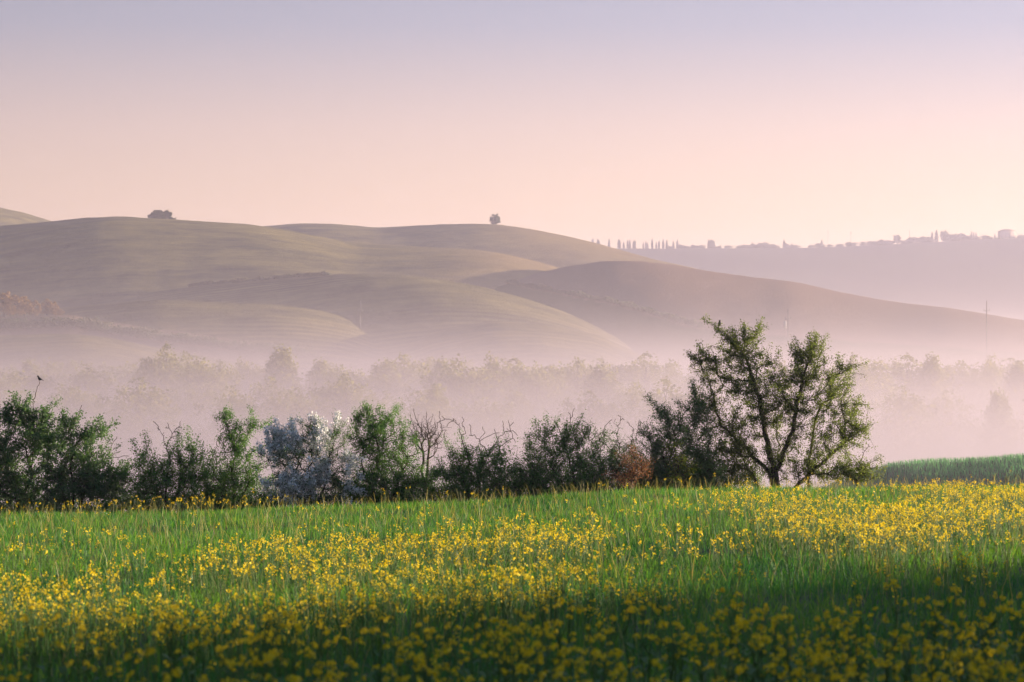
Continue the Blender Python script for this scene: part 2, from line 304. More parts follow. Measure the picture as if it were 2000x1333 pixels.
v.inputs['Color'].default_value = (.735, .66, .77, 1); v.inputs['Anisotropy'].default_value = .42
tc = n.new('ShaderNodeTexCoord'); sp = n.new('ShaderNodeSeparateXYZ'); l.new(tc.outputs['Object'], sp.inputs[0])
ns = n.new('ShaderNodeTexNoise'); ns.inputs['Scale'].default_value = .006; ns.inputs['Detail'].default_value = 2; l.new(tc.outputs['Object'], ns.inputs['Vector'])
h = n.new('ShaderNodeMath'); h.operation = 'MULTIPLY_ADD'; l.new(ns.outputs[0], h.inputs[0]); h.inputs[1].default_value = 7.0; h.inputs[2].default_value = -10 - 3.5   # top of the bank undulates
s1 = n.new('ShaderNodeMath'); s1.operation = 'SUBTRACT'; l.new(h.outputs[0], s1.inputs[0]); l.new(sp.outputs[2], s1.inputs[1])
s2 = n.new('ShaderNodeMath'); s2.operation = 'DIVIDE'; l.new(s1.outputs[0], s2.inputs[0]); s2.inputs[1].default_value = 4.3
s3 = n.new('ShaderNodeMath'); s3.operation = 'EXPONENT'; l.new(s2.outputs[0], s3.inputs[0])
s4 = n.new('ShaderNodeMath'); s4.operation = 'MULTIPLY'; l.new(s3.outputs[0], s4.inputs[0]); s4.inputs[1].default_value = .0066
# a thinner veil reaches further up the slopes
b1 = n.new('ShaderNodeMath'); b1.operation = 'DIVIDE'; l.new(s1.outputs[0], b1.inputs[0]); b1.inputs[1].default_value = 20.0
b2 = n.new('ShaderNodeMath'); b2.operation = 'EXPONENT'; l.new(b1.outputs[0], b2.inputs[0])
b3 = n.new('ShaderNodeMath'); b3.operation = 'MULTIPLY_ADD'; l.new(b2.outputs[0], b3.inputs[0]); b3.inputs[1].default_value = .00042; l.new(s4.outputs[0], b3.inputs[2])
s5 = n.new('ShaderNodeMath'); s5.operation = 'MINIMUM'; l.new(b3.outputs[0], s5.inputs[0]); s5.inputs[1].default_value = .012
l.new(s5.outputs[0], v.inputs['Density']); l.new(v.outputs[0], o.inputs['Volume']); ms.data.materials.append(m)

# ------------------------------------------------------------------ plants: shared makers
M_bark = plain_mat('bark', (.05, .038, .03), (.09, .07, .055), 9, bump=.5)
M_twig = plain_mat('twig_bark', (.045, .036, .034), (.08, .066, .06), 12)
M_leafA = leaf_mat('hedge_leaf', (.058, .145, .05), (.11, .21, .06), .45)
M_leafB = leaf_mat('dull_leaf', (.055, .12, .06), (.10, .175, .075), .4)
M_leafC = leaf_mat('olive_leaf', (.08, .115, .04), (.15, .18, .055), .5)
M_leafD = leaf_mat('yellow_leaf', (.09, .13, .03), (.16, .19, .035), .5)
M_brownleaf = leaf_mat('withered_leaf', (.14, .085, .045), (.26, .14, .07), .4, (1.4, 1.1, .8))
M_blossom = leaf_mat('white_blossom', (.80, .80, .82), (.90, .90, .90), .3, (1, 1, 1))

def leaves(mb, c, size, asp=.55, r=None, up=0.0):
    """one small pointed leaf (a quad) per centre"""
    n = len(c)
    if not n: return
    r = r or rng
    a = unit(r.normal(size=(n, 3)) + np.array([0, 0, up])); b = unit(np.cross(a, r.normal(size=(n, 3))))
    L = (size * r.uniform(.65, 1.3, n))[:, None]; nrm = np.cross(a, b) * L * .12
    v = np.stack([c - a * L * .5, c + b * L * asp * .5 + nrm, c + a * L * .5, c - b * L * asp * .5 + nrm], 1).reshape(-1, 3)
    mb.add(v, f4=np.arange(4 * n).reshape(n, 4))
def prisms(mb, p0, p1, r0, r1, k=4):
    t = unit(p1 - p0); ref = np.where(np.abs(t[:, 2:3]) > .9, np.array([[1., 0, 0]]), np.array([[0, 0, 1.]]))
    a = unit(np.cross(t, ref)); b = np.cross(t, a); ang = np.arange(k) * 2 * np.pi / k
    ring = np.cos(ang)[None, :, None] * a[:, None] + np.sin(ang)[None, :, None] * b[:, None]
    v = np.concatenate([p0[:, None] + ring * r0[:, None, None], (p1 + t * r1[:, None] * .5)[:, None] + ring * r1[:, None, None]], 1).reshape(-1, 3)
    j = np.arange(k); f = np.stack([j, (j + 1) % k, (j + 1) % k + k, j + k], -1)
    mb.add(v, f4=(np.arange(len(p0))[:, None, None] * 2 * k + f[None]).reshape(-1, 4))
def grow(stems, pts, bf=.3):
    """joins scattered twig points to the stems: cheapest of distance plus way to the root (gives forking limbs)"""
    pos, par, path = [], [], []
    for st in stems:
        for i, q in enumerate(st):
            if i == 0: pos.append(q); par.append(-1); path.append(0.0)
            else: pos.append(q); par.append(len(pos) - 2); path.append(path[-1] + np.linalg.norm(q - pos[-2]) * .8)
    n0 = len(pos); P_ = np.array(pts); m = len(P_); best = np.full(m, 1e9); src = np.zeros(m, int); done = np.zeros(m, bool)
    for k in range(n0):
        c = np.linalg.norm(P_ - pos[k], axis=1) + bf * path[k]; q = c < best; best[q] = c[q]; src[q] = k
    for _ in range(m):
        b = np.where(done, 1e9, best); i = int(np.argmin(b)); done[i] = True; s = src[i]
        pos.append(P_[i]); par.append(s); path.append(path[s] + np.linalg.norm(P_[i] - pos[s])); k = len(pos) - 1
        c = np.linalg.norm(P_ - P_[i], axis=1) + bf * path[k]; q = c < best; best[q] = c[q]; src[q] = k
    par = np.array(par); cnt = np.ones(len(pos))
    for i in range(len(pos) - 1, -1, -1):
        if par[i] >= 0: cnt[par[i]] += cnt[i]
    return np.array(pos), par, cnt
def poly_px(pl, d, dz=0.0, step=.12, jit=.02):
    """a polyline of pixels at distance d, subdivided and a little crooked"""
    q = [P(x, y, d) for x, y in pl]; o = [q[0]]
    for a, b in zip(q[:-1], q[1:]):
        n = max(1, int(np.linalg.norm(b - a) / step))
        o += [a + (b - a) * (i + 1) / n + rng.normal(size=3) * jit for i in range(n)]
    o = np.array(o); o[:, 1] += np.linspace(0, dz, len(o)); return o
def bush(name, label, cat, basepx, d, lobes, npts, leafmat, leafsize=.065, per=7, stems=None, leafy=(), bare=(), r0=.0022, bf=.3, depth=.8, blossom=0, group='bushes and small trees along the hedge', twig=9, spread=.068, dens=3.2, shoots=14):
    if name in ('hedge_bush', 'hawthorn'):         # leafy down to the grass, skirts meeting the neighbours'
        yb_ = float(np.interp(basepx, [-100, 400, 900, 1250, 1500], [1012, 1005, 990, 966, 962])); lobes = list(lobes) + [(basepx - 38, yb_ - 34, 46, 40, .9), (basepx + 38, yb_ - 34, 46, 40, .9)]; npts = int(npts * 1.3)
    per = int(per * dens * 1.5); leafsize *= .84; lobes = [(a[0], a[1], a[2] * 1.12, a[3] * 1.04) + tuple(a[4:]) for a in lobes]
    S = d / F; zb = float(field_z(np.array([S * (basepx - 1000)]), np.array([d]))[0]); base = np.array([S * (basepx - 1000), d, zb])
    if stems is None: stems = [[(basepx + k * 12, 990), (basepx + k * 22 + 6, 955), (basepx + k * 34, 925)] for k in (-1, 0, 1)]
    st = []
    for i, pl in enumerate(stems):
        q = poly_px(pl, d, rng.uniform(-.3, .3), .2, .025); q[0] = base + rng.normal(size=3) * [.06, .06, 0] - [0, 0, .06]; st.append(q)
    w = np.array([a[2] * a[3] * (a[4] if len(a) > 4 else 1) for a in lobes], float); w /= w.sum(); pts = []
    for a, ww in zip(lobes, w):
        k = max(3, int(npts * ww)); u = unit(rng.normal(size=(k, 3))) * (rng.uniform(0, 1, k) ** .42)[:, None]
        # uneven outline: the radius swells and shrinks with direction
        u *= (1 + .22 * np.sin(u[:, :1] * 7 + a[0]) * np.cos(u[:, 2:3] * 6 + a[1]) + .2 * rng.normal(size=(k, 1)))
        c = P(a[0], a[1], d); rz = min(a[2], 1.3 * a[3]) * S * depth * 1.2
        pts.append(c + u * np.array([a[2] * S, rz, a[3] * S]) + np.array([0, rng.uniform(-.25, .25) * rz, 0]))
    pts = np.concatenate(pts); zg = field_z(pts[:, 0], pts[:, 1]); pts = pts[pts[:, 2] > zg + .08]
    nl = len(pts); ch = []
    for _ in range(shoots if leafmat else 0):      # young shoots breaking the outline
        a = lobes[rng.integers(len(lobes))]; th = rng.uniform(-.3, np.pi + .3); x0, y0 = a[0] + a[2] * .75 * math.cos(th), a[1] - a[3] * .75 * math.sin(th); ln = rng.uniform(14, 40) * min(1, a[2] / 35)
        th2 = th * .5 + np.pi / 4 + rng.normal() * .3; x1, y1 = x0 + ln * math.cos(th2), y0 - ln * math.sin(th2)
        if y1 < 950 and min(b[1] - b[3] for b in lobes) - 22 < y1: ch.append(poly_px([(x0, y0), ((x0 + x1) / 2 + rng.normal() * 2, (y0 + y1) / 2), (x1, y1)], d, rng.uniform(-.4, .4), .06, .012))
    for pl in leafy: ch.append(poly_px(pl, d, rng.uniform(-.3, .3), .06, .012))
    nb = 0
    bq = []
    for pl in bare: bq.append(poly_px(pl, d, rng.uniform(-.3, .3), .07, .018))
    allp = np.concatenate([pts] + ch + bq)
    pos, par, cnt = grow(st, allp, bf); n0 = sum(len(s_) for s_ in st)
    isbare = np.zeros(len(pos), bool)
    if bq:
        bp = np.concatenate(bq)
        isbare = (np.linalg.norm(pos[:, None, :] - bp[None], axis=2).min(1) < 1e-6)
    e = np.where(par >= 0)[0]; rad = np.minimum(r0 * cnt ** .5, .13); rad = np.where(isbare, np.maximum(rad, .0085), np.maximum(rad, .0035))
    # short side twigs along the thicker limbs carry leaves too
    lim = e[(cnt[e] > twig) & ~isbare[e]]; side0 = np.repeat(pos[lim], 3, 0); side = side0 + unit(rng.normal(size=side0.shape) + [0, 0, .3]) * rng.uniform(.1, .38, (len(side0), 1))
    side = np.where((side[:, 2:3] < base[2] + .05), side0 + [0, 0, .1], side)
    root = empty(name, base); tag(root, label, cat, group)
    mb = MB(); prisms(mb, pos[par[e]] - base, pos[e] - base, np.minimum(rad[par[e]], rad[e] * 1.6), rad[e], 4); prisms(mb, side0 - base, side - base, np.full(len(side), .006), np.full(len(side), .003), 3); mb.build('branches', M_bark if leafmat else M_twig, root, True)
    # forked side twigs on the bare branches
    tw = e[(cnt[e] <= twig) & ~isbare[e]] if leafmat else np.array([], int)
    if len(tw):
        cc = np.repeat(np.concatenate([pos[tw], side]), per, 0); pp = np.repeat(np.concatenate([pos[par[tw]], side0]), per, 0); f = rng.uniform(-.15, 1, (len(cc), 1))
        kp = np.repeat(rng.uniform(.15, 1.0, len(cc) // per), per) > rng.uniform(size=len(cc)); cc, pp, f = cc[kp], pp[kp], f[kp]     # fuller and thinner sprigs
        L_ = np.linalg.norm(cc - pp, axis=1, keepdims=True); f = np.where(L_ > .45, 1 - rng.uniform(0, .4, f.shape) * .45 / L_, f)
        c = pp + (cc - pp) * f + rng.normal(size=cc.shape) * spread
        lm = MB(); leaves(lm, c - base, leafsize); lm.build('crown', leafmat, root)
        if blossom:
            c = pp + (cc - pp) * f; pick = rng.uniform(size=len(c)) < blossom
            zz = (c[:, 2] - base[2]); pick &= rng.uniform(size=len(c)) < np.clip(.25 + zz / 1.6, 0, 1)
            clump = vnoise(c[:, 0] * 2.2, c[:, 2] * 2.2 + c[:, 1], 17) > -.25; c = c[pick & clump]
            c = np.repeat(c, 3, 0) + rng.normal(size=(len(c) * 3, 3)) * .045
            bm_ = MB(); leaves(bm_, c - base, .05, .95); bm_.build('blossom', M_blossom, root)
    return root

# ------------------------------------------------------------------ the hedge along the field's far edge
HG = 'bushes and small trees along the hedge'
bush('hedge_bush', 'leftmost dark hedge bush with the bare perch twig', 'bush', 45, 83.0,
     [(20, 885, 55, 80), (48, 830, 44, 36), (85, 865, 42, 55), (30, 945, 85, 48), (-40, 880, 55, 85)], 560, M_leafB, .085, 8,
     leafy=[[(48, 830), (34, 790), (27, 766)], [(60, 830), (52, 790)], [(80, 840), (92, 800), (112, 782)], [(20, 830), (10, 792)]],
     bare=[[(66, 825), (64, 796), (68, 768), (75, 747)], [(69, 775), (73, 768)]])
bush('hedge_bush', 'tall leafy bush second from the left in the hedge', 'bush', 140, 82.4,
     [(128, 850, 34, 50), (182, 852, 30, 42), (150, 900, 70, 55), (195, 925, 42, 48), (140, 945, 95, 46), (215, 950, 40, 40)], 560, M_leafB, .08, 8,
     leafy=[[(128, 830), (124, 796)], [(185, 840), (198, 815)], [(140, 830), (158, 805)]],
     bare=[[(152, 832), (156, 792)], [(205, 895), (218, 872), (229, 853)], [(210, 900), (224, 886), (232, 884)], [(205, 895), (235, 892), (250, 890)]])
bush('hedge_bush', 'rounded green bush with bare forked twigs on top, left of centre', 'bush', 320, 82.0,
     [(300, 915, 52, 48), (352, 905, 48, 48), (325, 945, 90, 46), (270, 950, 40, 40), (375, 925, 30, 45)], 460, M_leafA, .06, 8,
     leafy=[[(268, 892), (262, 858)], [(287, 885), (284, 846)], [(346, 872), (350, 842)], [(368, 880), (368, 836)], [(378, 885), (386, 856)], [(395, 900), (397, 870)]],
     bare=[[(326, 880), (318, 850), (303, 823)], [(326, 872), (336, 846), (352, 828)], [(331, 866), (346, 842), (356, 824)], [(317, 850), (323, 834)], [(336, 848), (326, 826)], [(312, 840), (306, 838)]])
bush('hedge_bush', 'green bush with tall leafy shoots beside the white blossom', 'bush', 452, 82.6,
     [(430, 915, 38, 40), (468, 905, 40, 42), (450, 945, 85, 44), (438, 816, 12, 8, .6), (472, 846, 18, 14, .6), (496, 828, 22, 9, .6), (442, 856, 16, 8, .6)], 420, M_leafA, .062, 8,
     leafy=[[(462, 890), (450, 850), (437, 814)], [(462, 890), (468, 845), (470, 822)], [(466, 880), (490, 835), (512, 832)], [(440, 885), (430, 850)]],
     bare=[[(410, 905), (420, 875), (424, 858)], [(418, 880), (404, 884)]])
bush('hawthorn', 'hawthorn covered in white blossom among the green hedge', 'bush', 605, 81.6,
     [(600, 890, 72, 60), (565, 862, 40, 42), (640, 868, 42, 46), (612, 838, 42, 26), (540, 895, 34, 50), (655, 925, 46, 38), (590, 945, 95, 42)], 620, M_leafB, .05, 7,
     leafy=[[(572, 845), (569, 818)], [(590, 840), (585, 822)], [(604, 835), (607, 808)], [(618, 835), (628, 820)], [(650, 850), (661, 806)], [(655, 850), (678, 820)], [(540, 870), (530, 832)], [(680, 890), (712, 897)], [(525, 870), (519, 835)], [(640, 940), (716, 966)]], blossom=.6, dens=2.6)
bush('hedge_bush', 'dense bright green bush right of the white blossom', 'bush', 745, 82.6,
     [(742, 828, 46, 30), (715, 860, 42, 48), (768, 880, 52, 55), (742, 935, 95, 50), (815, 940, 50, 42)], 720, M_leafA, .058, 9,
     leafy=[[(722, 825), (716, 788)], [(742, 815), (744, 791)], [(760, 820), (780, 795)], [(700, 830), (694, 802)], [(700, 828), (705, 800)], [(785, 850), (792, 825)]])
bush('bare_shrub', 'leafless vase shaped shrub with fine dark twigs', 'bush', 826, 83.0,
     [(832, 842, 36, 34), (818, 835, 22, 28), (850, 850, 22, 34)], 330, None, stems=[[(826, 985), (826, 920), (828, 885)], [(830, 985), (834, 900), (838, 875)]],
     bare=[[(815, 830), (808, 800)], [(835, 830), (834, 806)], [(860, 835), (860, 804)], [(850, 830), (868, 820)]], r0=.0026, bf=.55)
bush('hedge_bush', 'low green bush under bare arching branches', 'bush', 930, 82.2,
     [(918, 912, 52, 44), (970, 905, 44, 44), (885, 935, 42, 40), (940, 940, 100, 42)], 480, M_leafA, .058, 8,
     bare=[[(950, 885), (935, 857), (912, 846), (902, 830), (884, 819), (862, 818)], [(955, 885), (972, 858), (990, 842), (1003, 826)], [(985, 846), (1000, 842), (1011, 850)], [(985, 846), (983, 822)],
           [(904, 834), (903, 816)], [(920, 850), (918, 828)], [(935, 857), (946, 846), (942, 836)], [(940, 860), (958, 850), (975, 846)], [(992, 840), (1000, 850), (1006, 866)], [(972, 858), (966, 838)], [(890, 822), (900, 842), (905, 870)], [(996, 836), (992, 822)], [(884, 819), (874, 834), (868, 850)]])
bush('hedge_bush', 'spiky green bush with upright shoots right of the arching branches', 'bush', 1085, 82.4,
     [(1058, 880, 46, 46), (1112, 862, 40, 38), (1130, 900, 58, 48), (1040, 925, 46, 46), (1085, 935, 100, 44)], 600, M_leafA, .058, 8,
     leafy=[[(1052, 860), (1045, 820)], [(1064, 855), (1068, 812)], [(1072, 850), (1094, 816)], [(1122, 840), (1138, 808)], [(1128, 842), (1152, 824)], [(1105, 845), (1108, 822)], [(1035, 880), (1032, 845)]],
     bare=[[(1115, 838), (1112, 806)], [(1114, 818), (1121, 799)], [(1098, 850), (1085, 825)]])
bush('hedge_bush', 'sparse brown twiggy bush between green hedge bushes', 'bush', 1205, 83.2,
     [(1198, 885, 48, 44), (1185, 920, 70, 42), (1230, 905, 40, 42), (1175, 860, 26, 24)], 480, M_leafB, .055, 4,
     bare=[[(1180, 862), (1180, 838), (1192, 822), (1202, 818)], [(1205, 860), (1206, 836), (1216, 818), (1228, 826), (1237, 842)], [(1240, 862), (1244, 842), (1249, 820)], [(1236, 842), (1250, 838)], [(1150, 860), (1152, 838)], [(1164, 852), (1162, 832)], [(1216, 818), (1208, 812)]])
bush('withered_shrub', 'small shrub with withered rust brown leaves', 'bush', 1236, 80.8,
     [(1232, 912, 24, 30), (1258, 922, 20, 13), (1228, 888, 9, 12), (1215, 935, 20, 14)], 110, M_brownleaf, .05, 4, stems=[[(1236, 985), (1234, 940)]])
bush('hedge_bush', 'tall dense bush leaning against the large tree', 'bush', 1335, 82.8,
     [(1300, 825, 34, 30), (1335, 860, 58, 50), (1278, 875, 36, 44), (1375, 905, 55, 46), (1310, 920, 90, 42), (1362, 815, 30, 34)], 820, M_leafB, .06, 8,
     leafy=[[(1300, 815), (1296, 786)], [(1325, 830), (1325, 796)], [(1350, 810), (1345, 786)], [(1362, 800), (1350, 742)], [(1372, 800), (1372, 760)], [(1268, 860), (1262, 830)]])
bush('yellow_shrub', 'little yellow green shrub at the foot of the tall dense bush', 'bush', 1322, 81.8,
     [(1318, 885, 14, 30), (1340, 912, 14, 18), (1316, 925, 18, 20)], 60, M_leafD, .05, 4, stems=[[(1322, 985), (1320, 930)]])
T = bush('hedge_tree', 'large spreading multi stemmed tree at the right end of the hedge', 'tree', 1522, 83.4,
     [(1440, 695, 56, 40, 1.2), (1465, 660, 34, 26, 1.2), (1400, 708, 38, 38, 1), (1420, 760, 60, 36), (1485, 745, 60, 52), (1592, 690, 36, 34), (1570, 735, 40, 40), (1625, 745, 52, 46), (1640, 800, 50, 56),
      (1540, 790, 76, 50, 1.1), (1465, 815, 84, 46, 1.2), (1670, 830, 30, 54, 1.2), (1600, 865, 66, 50, 1.3), (1425, 865, 70, 50, 1.3), (1500, 900, 105, 44, 1.1), (1615, 925, 66, 24, .9), (1435, 925, 70, 28, 1), (1540, 730, 46, 34)], 2300, M_leafC, .062, 8,
     stems=[[(1522, 985), (1516, 940), (1506, 895), (1496, 850), (1488, 800), (1474, 750), (1458, 700)], [(1512, 935), (1530, 880), (1548, 840), (1552, 800), (1566, 740), (1585, 690)],
            [(1514, 930), (1478, 900), (1440, 860), (1405, 830)], [(1580, 985), (1580, 900), (1592, 840), (1604, 790)], [(1530, 985), (1560, 945), (1610, 900), (1650, 860)], [(1500, 985), (1470, 930), (1446, 880)]],
     leafy=[[(1450, 690), (1425, 662), (1400, 640), (1382, 628), (1373, 618)], [(1440, 680), (1430, 640)], [(1455, 670), (1453, 634)], [(1470, 665), (1484, 634)], [(1410, 710), (1378, 700), (1362, 672)], [(1400, 720), (1360, 726), (1350, 716)],
            [(1585, 690), (1580, 652)], [(1600, 685), (1618, 654)], [(1590, 680), (1596, 652)], [(1565, 690), (1550, 656)], [(1560, 700), (1542, 672)], [(1640, 730), (1668, 716), (1692, 709)], [(1640, 720), (1634, 692)], [(1665, 790), (1690, 790), (1700, 800)],
            [(1660, 830), (1690, 838), (1702, 826)], [(1650, 860), (1682, 872)], [(1650, 870), (1655, 920)], [(1400, 790), (1365, 800), (1352, 742)], [(1400, 745), (1375, 745), (1358, 760)], [(1640, 900), (1640, 945)]],
     bare=[[(1570, 900), (1600, 905), (1625, 940)], [(1600, 895), (1630, 930), (1650, 955)], [(1450, 930), (1430, 950)], [(1560, 940), (1590, 925), (1615, 925)], [(1405, 830), (1380, 842), (1362, 836)], [(1375, 690), (1352, 694)], [(1385, 705), (1354, 712)]],
     r0=.0026, bf=.28, depth=.75, twig=9, spread=.058, dens=2.7, shoots=40)
bush('low_shrub', 'low straggling shrub to the right of the large tree', 'bush', 1680, 82.0,
     [(1675, 922, 34, 18), (1712, 930, 26, 10), (1652, 925, 22, 20)], 90, M_leafC, .06, 5, stems=[[(1680, 985), (1676, 945)]],
     leafy=[[(1685, 918), (1702, 904), (1720, 893)], [(1690, 925), (1712, 912), (1726, 918)]], bare=[[(1672, 915), (1686, 890), (1698, 868)], [(1686, 890), (1688, 872)]])

for px_, w_, h_, lab in [(-70, 60, 52, 'low dark undergrowth below the leftmost hedge bush'), (85, 70, 40, 'low undergrowth below the gap between the two leftmost bushes'), (238, 46, 62, 'thin straggling shrub in the gap right of the two leftmost bushes'), (402, 42, 58, 'low dark shrub between the twig topped bush and the tall shoots'),
                         (520, 40, 50, 'low green shrub at the left foot of the white blossom'), (690, 44, 62, 'brownish shrub between the white blossom and the bright green bush'), (848, 44, 58, 'low shrub around the foot of the leafless vase shaped shrub'), (1012, 44, 66, 'dark low shrub between the arching branches and the spiky bush'),
                         (1160, 50, 70, 'dark shrub between the spiky bush and the brown twiggy bush'), (1262, 40, 60, 'low dark shrub left of the tall dense bush'), (1400, 56, 60, 'shrub at the left foot of the large tree'), (325, 56, 46, 'low undergrowth below the twig topped bush'), (455, 50, 46, 'low undergrowth below the tall leafy shoots'), (610, 60, 44, 'low undergrowth below the white blossom'), (752, 56, 46, 'low undergrowth below the dense bright green bush'), (935, 60, 46, 'low undergrowth below the bare arching branches'), (1090, 60, 46, 'low undergrowth below the spiky upright shoots'), (1330, 60, 44, 'low undergrowth below the tall dense bush')]:
    yb = float(np.interp(px_, [-100, 400, 900, 1250, 1500], [1016, 1009, 994, 970, 966]))
    bush('undergrowth_shrub', lab, 'bush', px_, 83.6 + rng.uniform(-.6, .6), [(px_, yb - h_ * .45, w_ * 1.1, h_ * .62), (px_ - w_ * .8, yb - 20, w_ * .85, 30), (px_ + w_ * .8, yb - 20, w_ * .85, 30)], 330, M_leafB if px_ != 690 else M_leafC, .055, 6, stems=[[(px_, 990), (px_, yb - 20)]], shoots=8)

# two birds on the topmost twigs
M_bird = plain_mat('bird_plumage', (.03, .03, .036), (.06, .055, .055), 40); M_pale = plain_mat('bird_breast', (.35, .33, .32), (.5, .47, .44), 40); M_beak = plain_mat('bird_beak', (.05, .045, .04))
def bird(name, label, loc, yaw, pitch, s, tail):
    root = empty(name, loc); tag(root, label, 'bird')
    c, sn = math.cos(pitch), math.sin(pitch)
    sp = np.array([[-.055, 0], [-.035, .002], [-.01, -.004], [.015, .0], [.035, .014], [.05, .03], [.064, .038], [.074, .038], [.079, .037]])   # rump to forehead
    w = np.array([.010, .020, .028, .030, .026, .0185, .0195, .014, .004]); k = 10
    ring = []
    for (x, z), r in zip(sp, w):
        for j in range(k):
            a = 2 * math.pi * j / k; ring.append([x, r * math.cos(a) * .92, z + r * math.sin(a) * 1.06])
    ring = np.array(ring); n = len(sp)
    f = [[i * k + j, i * k + (j + 1) % k, (i + 1) * k + (j + 1) % k, (i + 1) * k + j] for i in range(n - 1) for j in range(k)]
    def place(v):
        v = np.asarray(v, float) * s; x = v[:, 0] * c - v[:, 2] * sn; z = v[:, 0] * sn + v[:, 2] * c; v = np.stack([x, v[:, 1], z], 1)
        cy_, sy_ = math.cos(yaw), math.sin(yaw); return np.stack([v[:, 0] * cy_ - v[:, 1] * sy_, v[:, 0] * sy_ + v[:, 1] * cy_, v[:, 2]], 1) + [0, 0, .05 * s]
    def part(nm, v, f3, f4, mat):
        m_ = MB(); m_.add(place(v), f3, f4); return m_.build(nm, mat, root, True)
    part('body', np.concatenate([ring, [[-.06, 0, 0]], [[.081, 0, .037]]]), [[(j + 1) % k, j, n * k] for j in range(k)] + [[(n - 1) * k + j, (n - 1) * k + (j + 1) % k, n * k + 1] for j in range(k)], f, M_bird)
    part('tail', [[-.045, -.008, .006], [-.045, .008, .006], [-.045 - tail, .014, .002], [-.045 - tail, -.014, .002], [-.045, -.008, 0], [-.045, .008, 0], [-.045 - tail, .014, -.002], [-.045 - tail, -.014, -.002]], None,
         [[0, 1, 2, 3], [7, 6, 5, 4], [0, 4, 5, 1], [1, 5, 6, 2], [2, 6, 7, 3], [3, 7, 4, 0]], M_bird)
    part('beak', [[.076, .004, .04], [.076, -.004, .04], [.076, 0, .033], [.093, 0, .035]], [[0, 1, 3], [1, 2, 3], [2, 0, 3]], None, M_beak)
    for sg in (-1, 1):
        part('wing', [[.03, sg * .027, .012], [.0, sg * .033, .014], [-.04, sg * .022, .008], [-.075, sg * .010, .004], [-.035, sg * .026, -.008], [.01, sg * .031, -.012]], [[0, 1, 5], [1, 4, 5], [1, 2, 4], [2, 3, 4]], None, M_bird)
        m_ = MB(); m_.tube(place([[0, sg * .008, -.02], [.004, sg * .008, -.05]]) , [.0022 * s, .0016 * s], 5); m_.build('leg', M_beak, root)
    q = np.array([[x, .7 * r * math.sin(a), z - r * 1.075 * math.cos(a)] for (x, z), r in list(zip(sp, w))[2:6] for a in (-.8, 0, .8)])
    part('breast', q, None, [[i * 3 + j, i * 3 + j + 1, i * 3 + 4 + j, i * 3 + 3 + j] for i in range(3) for j in range(2)], M_pale)
    return root
bird('bird', 'small bird perched on the bare twig above the leftmost bush', P(77.5, 745, 83.0), R(150), R(18), 1.35, .07)
bird('bird', 'small dark bird sitting on the upper left branch of the large tree', P(1405, 638.5, 83.4), R(60), R(42), 1.45, .05)

# ------------------------------------------------------------------ grass and flowers
M_grass = leaf_mat('green_corn_blade', (.02, .115, .046), (.105, .225, .036), .5, (1.6, 1.5, .45), .5, .45)
M_grass2 = leaf_mat('rise_grass_blade', (.065, .19, .125), (.12, .28, .15), .5, (1.3, 1.5, .8), .55)
M_petal = leaf_mat('yellow_petal', (.66, .48, .012), (.84, .67, .022), .4, (1.1, 1.05, .6), .6)
M_stalk = leaf_mat('green_stalk', (.06, .12, .03), (.10, .17, .04), .3)
def blades(base, h, wd, lean, mat, name, label, seed):
    r = np.random.default_rng(seed); n = len(base); az = r.uniform(0, 2 * np.pi, n); dr = np.stack([np.cos(az), np.sin(az), 0 * az], 1); fa = az + np.pi / 2 + r.normal(0, .5, n); sd_ = np.stack([np.cos(fa), np.sin(fa), 0 * fa], 1)
    rows = []; two = base[:, 1].min() > 45       # far blades need one bend less
    for t, w_ in ((0, .8), (.6, 1.0)) if two else ((0, .7), (.42, 1.0), (.78, .75)):
        c = base + np.array([0, 0, 1]) * (h * t * (1 - .12 * t * lean))[:, None] + dr * (lean * h * t * t)[:, None]; rows += [c - sd_ * (wd * w_ * .5)[:, None], c + sd_ * (wd * w_ * .5)[:, None]]
    tip = base + np.array([0, 0, 1]) * (h * (1 - .38 * lean))[:, None] + dr * (lean * h * 1.05)[:, None]
    v = np.stack(rows + [tip], 1).reshape(-1, 3); k = np.arange(n)[:, None] * (5 if two else 7)
    q = k + [0, 1, 3, 2] if two else np.concatenate([k + [0, 1, 3, 2], k + [2, 3, 5, 4]]); t3 = k + ([2, 3, 4] if two else [4, 5, 6])
    return tag(mobj(name, v, [t3, q], mat), label, kind='stuff')
def scatter(n, d0, d1, p0=-350, p1=2350, seed=0, power=1.0):
    r = np.random.default_rng(seed); d = d0 + (d1 - d0) * r.uniform(size=n) ** power; px = r.uniform(p0, p1, n); return px, d, r
px, d, r = scatter(218000, 9.5, 90, seed=1); X = (px - 1000) / F * d; Z = field_z(X, d)
pat = vnoise(X / 1.6, d / 3.0, 41) * .5 + vnoise(X / .5, d / .9, 42) * .5
h = (.20 + .07 * pat) * r.uniform(.65, 1.25, len(X)); tall = r.uniform(size=len(X)) < .035; h = np.where(tall, h * 1.45, h)
wd = np.clip(.0056 * (d / 22) ** .5, .0045, .0105) * r.uniform(.7, 1.3, len(X))
ln_ = r.uniform(.1, .95, len(X)); B_ = np.stack([X, d, Z - .01], 1); nr = d < 46
blades(B_[nr], h[nr], wd[nr], ln_[nr], M_grass, 'grass', 'tall green corn and grass covering the near half of the field', 5)
blades(B_[~nr], h[~nr], wd[~nr], ln_[~nr], M_grass, 'grass', 'green corn and grass along the far edge of the field', 55)
